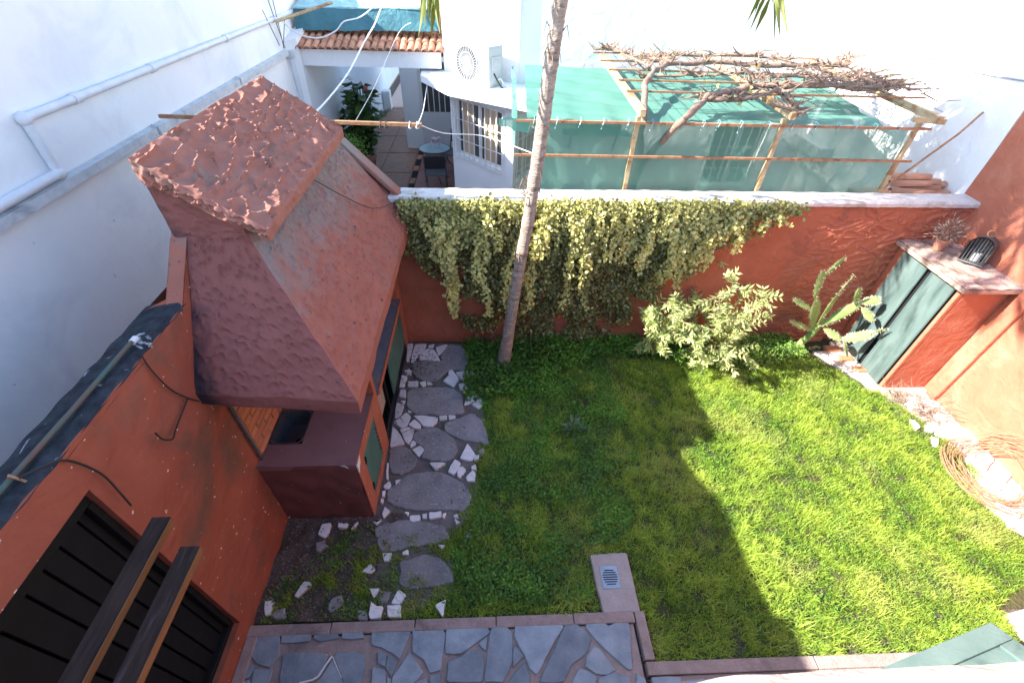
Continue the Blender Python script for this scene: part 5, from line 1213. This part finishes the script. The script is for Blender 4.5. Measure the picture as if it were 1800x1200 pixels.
for k in range(34): fan.bar(cpt(.045,2*math.pi*k/34), cpt(rF,2*math.pi*k/34), .006, .006)
for r in (rF, rF*.66, .05): fan.tube([cpt(r, t) for t in np.linspace(0,2*math.pi,33)], .006, 4)
fan.add([cpt(.05,2*math.pi*k/16,-.016) for k in range(16)], [tuple(range(16))]); fan.build('fan_grille', M['accasing'], ac)
abox(wA+.003,wA+.012,.06,.42,.05,.27).build('service_cover', M['accasing'], ac, bevel=.003)
for k in range(2): abox(wA+.0125,wA+.016,.3-.1*k,.38-.1*k,.09,.2).build('label_plate', mat('labelgrey',(.45,.46,.48),bump=0) if k == 0 else bpy.data.materials['labelgrey'], ac)
for s in (.08, wA-.1): abox(s,s+.05,-.04,-.001,.02,.3).build('foot', M['darkmetal'], ac)
cable([ap(wA+.02,.2,.1),ap(wA+.1,.08,.12),ap(wA+.16,-.02,.2),ap(wA+.25,-.025,.3)], .012, M['cable'], 'hose', None).parent = ac
cable([ap(wA+.02,.1,.18),ap(wA+.07,.12,.2),ap(wA+.12,.0,.26),ap(wA+.2,-.02,.36)], .014, M['pipe'], 'hose', None).parent = ac
rb = MB()
for k in range(26):
    v = F0+dA*(wA+.18+rng.uniform(-.05,.3))-nA*rng.uniform(.1,.5); s_ = rng.uniform(.01,.035); rb.ell((v.x,v.y,2.47+s_*.3), (Vector((1,0,0)),Vector((0,1,0)),Vector((0,0,1))), (s_,s_*.8,s_*.5), 6, 4)
tag(rb.build('rubble', M['coping']), 'crumbs of rubble and leaf litter on the canopy beside the air conditioner', 'rubble', kind='stuff')
# table, flower pot, chairs
tb = thing('patio_table', 'small round glass topped patio table with dark rim behind the wall', 'table')
MB().lathe([(0,.0),(.335,0),(.335,.012),(0,.012)], 40, (0,0,.715)).build('table_top', M['tabletop'], tb)
MB().lathe([(.336,-.012),(.352,-.012),(.352,.016),(.336,.016),(.336,-.012)], 40, (0,0,.715)).build('rim', M['darkmetal'], tb, smooth=True)
for k in range(4):
    a = math.pi/4+k*math.pi/2; MB().tube([(.3*math.cos(a),.3*math.sin(a),.71),(.08*math.cos(a+.6),.08*math.sin(a+.6),.38),(.28*math.cos(a+1.2),.28*math.sin(a+1.2),.01)], .011, 7).build('leg', M['darkmetal'], tb)
tb.location = (-1.17,10.42,.008)
fp = thing('flower_pot', 'white flower pot with pale pink cyclamen on the round table', 'flower pot')
MB().lathe([(0,0),(.05,0),(.07,.1),(.078,.12),(.07,.12),(.065,.105),(0,.1)], 20).build('pot', M['plastic'], fp, smooth=True)
n = 46; a = rng.uniform(0,6.28,n); c = np.stack([.06*np.cos(a)*rng.random(n),.06*np.sin(a)*rng.random(n),rng.uniform(.1,.16,n)],1)
leaves('flowers', c, unit(np.stack([np.cos(a),np.sin(a),rng.uniform(.1,.9,n)],1)), .1, .05, mat('palepetal', (.75,.55,.58), (.85,.75,.76), 3, bump=0, attr=True, c3=(.8,.6,.62)), fp)
fp.location = (-1.13,10.45,.736)
def chair(label, loc, rz):
    t = thing('folding_chair', label, 'chair', loc, 'black folding chairs at the round table')
    MB().grid(lambda u,v: (-.21+.42*u, -.2+.4*v, .45-.012*math.sin(math.pi*u)*math.sin(math.pi*v)), 8, 8).build('seat', M['blackmesh'] if False else mat('meshgrey', (.10,.105,.11), (.14,.14,.15), 60, bump=.3) if 'meshgrey' not in bpy.data.materials else bpy.data.materials['meshgrey'], t)
    MB().grid(lambda u,v: (-.21+.42*u, -.215-.05*v-.01*math.sin(math.pi*u), .6+.27*v), 8, 6).build('backrest', M['blackmesh'], t)
    MB().tube([(-.22,-.27,.88),(.22,-.27,.88)], .011, 7).build('back_frame', M['darkmetal'], t)
    MB().tube([(-.22,-.2,.45),(.22,-.2,.45),(.22,.21,.45),(-.22,.21,.45),(-.22,-.2,.45)], .011, 7).build('seat_frame', M['darkmetal'], t)
    for s in (-1,1):
        MB().tube([(s*.22,-.27,.88),(s*.22,-.18,.45),(s*.22,.2,.01)], .011, 7).build('leg', M['darkmetal'], t)
        MB().tube([(s*.2,.18,.45),(s*.2,-.22,.01)], .011, 7).build('leg', M['darkmetal'], t)
    MB().tube([(-.2,-.17,.06),(.2,-.17,.06)], .009, 6).build('stretcher', M['darkmetal'], t)
    t.rotation_euler.z = rz; return t
chair('black folding chair with its back to the garden wall, in front of the table', (-1.1,9.75,.01), R(3))
chair('black folding chair half hidden behind the bay, beyond the table', (-.78,10.95,.01), R(150))
# potted plants
lp = thing('potted_plant', 'big leafy plant with reddish flowers in a large terracotta pot', 'potted plant')
MB().lathe([(0,0),(.17,0),(.24,.4),(.27,.42),(.27,.48),(.22,.48),(.21,.42),(0,.4)], 28, (-2.78,10.6,.01)).build('pot', M['terracotta'], lp, smooth=True)
mb = MB(); LPp=[];
for k in range(17):
    a = rng.uniform(0,6.28); top = Vector((-2.62+.42*math.cos(a)*rng.random(), 10.4+.38*math.sin(a)*rng.random(), rng.uniform(1.2,2.05)))
    q = [Vector((-2.78,10.6,.42)), Vector((-2.78,10.6,.42)).lerp(top,.5)+Vector((.03,0,.05)), top]; mb.tube(q, .011, 5)
    for t in np.linspace(.3,1,9): LPp.append(q[0].lerp(top,t))
mb.build('stems', M['leafbig'], lp)
bp_ = np.repeat(np.array([list(v) for v in LPp]),3,0); n = len(bp_); bp_ += rng.normal(size=bp_.shape)*.05
a = rng.uniform(0,6.28,n); dd = unit(np.stack([np.cos(a),np.sin(a)-.2,rng.uniform(-.7,.25,n)],1))
leaves('foliage', bp_, dd, rng.uniform(.2,.36,n), rng.uniform(.13,.2,n), M['leafbig'], lp, nrm=np.tile([0,0,1.],(n,1))+rng.normal(size=(n,3))*.3, fold=-.12)
for (x,y,z) in ((-2.42,10.2,1.95),(-2.62,10.1,1.55)):
    n = 16; a = rng.uniform(0,6.28,n); leaves('flower', np.tile([[x,y,z]],(n,1)), unit(rng.normal(size=(n,3))), .07, .05, M['petal'], lp)
sp_ = thing('small_potted_plant', 'small bright green bushy plant in a white pot left of the big pot', 'potted plant')
MB().lathe([(0,0),(.1,0),(.14,.2),(.15,.2),(.15,.24),(.12,.24),(0,.2)], 20, (-2.83,9.75,.62)).build('pot', M['plastic'], sp_, smooth=True)
MB().box((-3.0,9.55,.01),(-2.66,9.92,.615)).build('stand', M['darkmetal'], sp_)
n = 700; c = rng.normal(size=(n,3))*np.array([.14,.12,.1])+np.array([-2.78,9.7,1.0])
leaves('foliage', c, unit(rng.normal(size=(n,3))+np.array([0,0,.5])), rng.uniform(.03,.07,n), .03, M['leafbright'], sp_)

# ================= pergola with net and vine =================
pe = thing('pergola', 'yellow rusty steel pergola frame on three posts behind the garden wall', 'pergola')
YP = 5.06
posts = [1.6,3.19,4.72]
for x in posts: MB().bar((x,YP,0),(x,YP,2.93), .045, .045, (0,1,0)).build('post', M['yellowrust'], pe, bevel=.003)
for i, (x0, x1) in enumerate(((1.6,1.74),(3.2,3.42),(4.80,5.02))):
    MB().bar((x0,YP-.12 if i < 2 else YP-.14,2.985),(x1,7.92,2.99), .06, .07).build('beam', M['yellowrust'] if i != 1 else M['yellowrust'], pe, bevel=.003)
    if i == 2: MB().bar((4.9,YP-.1,2.96),(4.6,YP-.02,2.96), .05, .05).build('beam_stub', M['yellowrust'], pe)
for y in (7.88,7.3,6.72,6.15,5.62):
    MB().bar((1.6 if y > 6 else 1.58,y,3.035),(5.13,y,3.035), .02, .02).build('purlin', M['rust'], pe)
for z in (2.87,2.52): MB().bar((.3,YP-.03,z),(4.86,YP-.03,z-.005), .024, .024).build('rail', M['rust'], pe)
mb = MB()
for k in range(22):
    x = 1.8+.15*k; mb.bar((x,5.1,3.02),(x+.1,7.85,3.025), .004, .004)
stuff(mb.build('wires', M['darkmetal'], pe))
nr = thing('shade_net', 'green shade netting stretched as a roof under the pergola', 'netting')
def net(u, v):
    xl = .42+.18*v; xr = 4.35+1.0*v; x = xl+(xr-xl)*u; y = 5.05+3.1*v
    return (x, y, 2.885-.10*v-.05*math.sin(math.pi*v)*(.6+.4*math.sin(u*9))+.02*noise.noise(Vector((x*3,y*3,1)))-.02*abs(math.sin(u*28))*(1-v)**3+.012*math.sin(x*7+y*11)*math.sin(y*5))
MB().grid(net, 110, 60).build('net', M['netroof'], nr, smooth=True)
MB().grid(lambda u,v: (.42-.12*(1-v)-.03*math.sin(v*22)+.0, 5.05+3.1*v, net(0,v)[2]-.28*u*(1-v*.6)+.0), 4, 50).build('net_flap', M['netroof'], nr, smooth=True)
MB().grid(lambda u,v: (.12+.45*u, 5.0+.06*u, 2.9-.16*v*(1-abs(u-.6))-.01*math.sin(u*20)), 14, 6).build('net_corner', M['netroof'], nr, smooth=True)
for k in range(17):
    x = .5+.25*k+rng.uniform(-.05,.05); MB().tube([(x,YP-.05,2.845),(x+.01,YP-.052,2.9),(x+.012,YP+.01,2.905),(x+.004,YP-.01,2.84),(x-.01,YP-.04,2.80+rng.uniform(-.03,.02))], .004, 4).build('tie', M['tarplight'], nr)
ns = thing('side_net', 'translucent green netting hanging as a screen between the pergola posts', 'netting')
MB().grid(lambda u,v: (.62+4.06*u, YP+.03+.03*math.sin(u*17)*(1-v)+.012*math.sin(u*61+v*9), 0.6+2.26*v), 60, 20).build('net', M['netside'], ns, smooth=True)
# things behind the net
sf = thing('wall_shelf', 'dim wall shelf with two brackets seen through the green net', 'shelf')
MB().box((1.32,8.08,1.78),(2.45,8.29,1.82)).build('board', M['tarp'], sf)
for x in (1.45,2.25): MB().bar((x,8.28,1.5),(x,8.1,1.77), .03, .02).build('bracket', M['tarp'], sf)
MB().box((1.6,8.1,1.821),(2.3,8.28,1.95)).build('crate', M['tarp'], sf)
lv = thing('louvred_shutter', 'open louvred window shutter seen through the green net', 'shutter')
s0, s1 = Vector((4.02,8.22,0)), Vector((3.72,7.72,0)); dS = (s1-s0).normalized()
def sbar(a, b, z0, z1, th=.02): p = s0+dS*a; q = s0+dS*b; n = Vector((dS.y,-dS.x,0))*th; return MB().add([(p.x,p.y,z0),(q.x,q.y,z0),(q.x+n.x,q.y+n.y,z0),(p.x+n.x,p.y+n.y,z0),(p.x,p.y,z1),(q.x,q.y,z1),(q.x+n.x,q.y+n.y,z1),(p.x+n.x,p.y+n.y,z1)],[(0,3,2,1),(4,5,6,7),(0,1,5,4),(1,2,6,5),(2,3,7,6),(3,0,4,7)])
for a, b in ((0,.05),(.5,.55)): sbar(a,b,.85,1.93,.03).build('stile', M['plastic'], lv)
for k in range(15): sbar(.052,.498,.9+.068*k,.9+.068*k+.045,.014).build('louvre', M['plastic'], lv)
lb2 = MB().box((5.5,7.45,1.66),(5.73,8.25,1.84)).build('wall_box', M['plastic'], bevel=.01); tag(lb2, 'pale box on the white side wall seen through the green net', 'box')
# grape vine
vn = thing('grape_vine', 'leafless gnarled grape vine trained over the pergola', 'vine')
mb = MB()
def vine(pts, r0, r1, sub=6, wig=.03):
    P_ = [Vector(p) for p in pts]; q = []
    for i in range(len(P_)-1):
        for k in range(sub): q.append(P_[i].lerp(P_[i+1], k/sub)+Vector(noise.noise_vector((P_[i].lerp(P_[i+1],k/sub))*5))*wig)
    q.append(P_[-1]); n = len(q)
    mb.tube(q, [max(.004,(r0+(r1-r0)*i/(n-1))*(1+.35*noise.noise(q[i]*14))) for i in range(n)], 8); return q
T1 = vine([(1.75,5.3,.1),(1.72,5.25,1.2),(1.75,5.2,2.3),(1.68,5.15,2.95),(1.8,5.7,3.07),(2.1,6.4,3.09),(2.5,7.0,3.1)], .04, .032)
T2 = vine([(1.8,5.35,.1),(1.76,5.3,1.9),(1.84,5.22,2.45),(2.05,4.98,2.9),(2.45,5.42,3.06),(2.9,5.6,3.09)], .04, .036)
vn_t = mb.build('trunk', M['vinewood'], vn, smooth=True); mb = MB()
Q = []
Q += vine([(2.5,7.0,3.1),(2.1,7.5,3.1),(1.7,7.8,3.1)], .03, .02); Q += vine([(2.1,6.6,3.1),(1.9,7.4,3.1)], .025, .015)
Q += vine([(2.3,6.8,3.1),(3.1,7.0,3.1),(3.9,6.9,3.1),(4.5,6.95,3.11),(4.9,6.9,3.12),(5.05,7.15,3.2)], .036, .024)
Q += vine([(2.2,7.3,3.1),(3.0,7.55,3.1),(3.8,7.5,3.1),(4.4,7.4,3.1)], .024, .014)
Q += vine([(2.9,5.6,3.09),(3.3,5.75,3.1),(3.8,5.8,3.1),(4.3,5.75,3.1),(4.7,5.85,3.1),(5.0,5.9,3.1)], .042, .02)
Q += vine([(3.3,5.7,3.1),(3.35,5.35,3.06),(3.22,5.0,3.0)], .035, .03)
Q += vine([(2.35,5.4,3.03),(2.7,5.35,3.02),(3.05,5.45,3.06)], .026, .022)
Q += vine([(3.2,6.2,3.08),(3.8,6.35,3.08),(4.5,6.3,3.1),(5.1,6.2,3.1)], .018, .01)
Q += vine([(1.9,6.2,3.08),(2.7,6.3,3.08),(3.5,6.4,3.08)], .016, .01)
mb.build('main_arms', M['vinewood'], vn, smooth=True); mb = MB()
for k in range(430):
    p = Q[rng.integers(0,len(Q))]; 
    for j in range(1 if k % 3 else 2):
        a = rng.uniform(0,6.28); L_ = rng.uniform(.06,.3); d = Vector((math.cos(a), math.sin(a)*.6, rng.uniform(-.1,.35)))
        mb_pts = [p, p+d*L_*.5+Vector(rng.normal(size=3))*.02, p+d*L_+Vector((0,0,.03))+Vector(rng.normal(size=3))*.03]
        mb.tube(mb_pts, [rng.uniform(.010,.021), .011, .004], 5)
for k in range(150):
    p = Vector((rng.uniform(4.0,5.15), rng.uniform(5.6,6.9), 3.08)); a = rng.uniform(-.6,.6)+ (math.pi if rng.random() < .3 else 0); L_ = rng.uniform(.15,.45)
    d = Vector((math.cos(a), math.sin(a)*.6, rng.uniform(-.05,.25))); mb.tube([p, p+d*L_*.5+Vector(rng.normal(size=3))*.03, p+d*L_+Vector(rng.normal(size=3))*.04], [.010,.007,.003], 5)
stuff(mb.build('twigs', M['vinewood'], vn, smooth=True))
n = 60; c = np.array([list(Q[rng.integers(0,len(Q))]) for _ in range(n)])+rng.normal(size=(n,3))*.06
stuff(leaves('dry_leaves', c, unit(rng.normal(size=(n,3))), .06, .05, mat('yleaf', (.5,.38,.12), (.6,.5,.2), 3, bump=0, attr=True, c3=(.5,.4,.15)), vn))
# clay tiles stacked behind the wall's right end
ct = thing('clay_tile_pile', 'pile of old curved clay tiles behind the right end of the garden wall', 'roof tiles')
for r in range(4):
    for k in range(5):
        o = bpy.data.objects.new('clay_tile', tmesh); COL.objects.link(o); o.parent = ct
        o.location = (4.95+.02*r+.14*k, 5.08+.1*r, 2.03-.05*k+.055*r); o.rotation_euler = (R(5), R(rng.uniform(-6,6)), R(-100+rng.uniform(-9,9))); o.scale = (1.1,1.3,1)
MB().box((4.9,5.03,0),(5.73,5.75,1.9)).build('tile_stack_base', M['terracotta'], ct)
pr_ = MB().tube([(4.80,5.12,2.15),(5.5,5.3,2.75),(5.72,5.4,2.95)], .012, 6).build('leaning_rod', M['rust']); tag(pr_, 'thin rusty rod leaning from the pergola corner to the white side wall', 'rod')
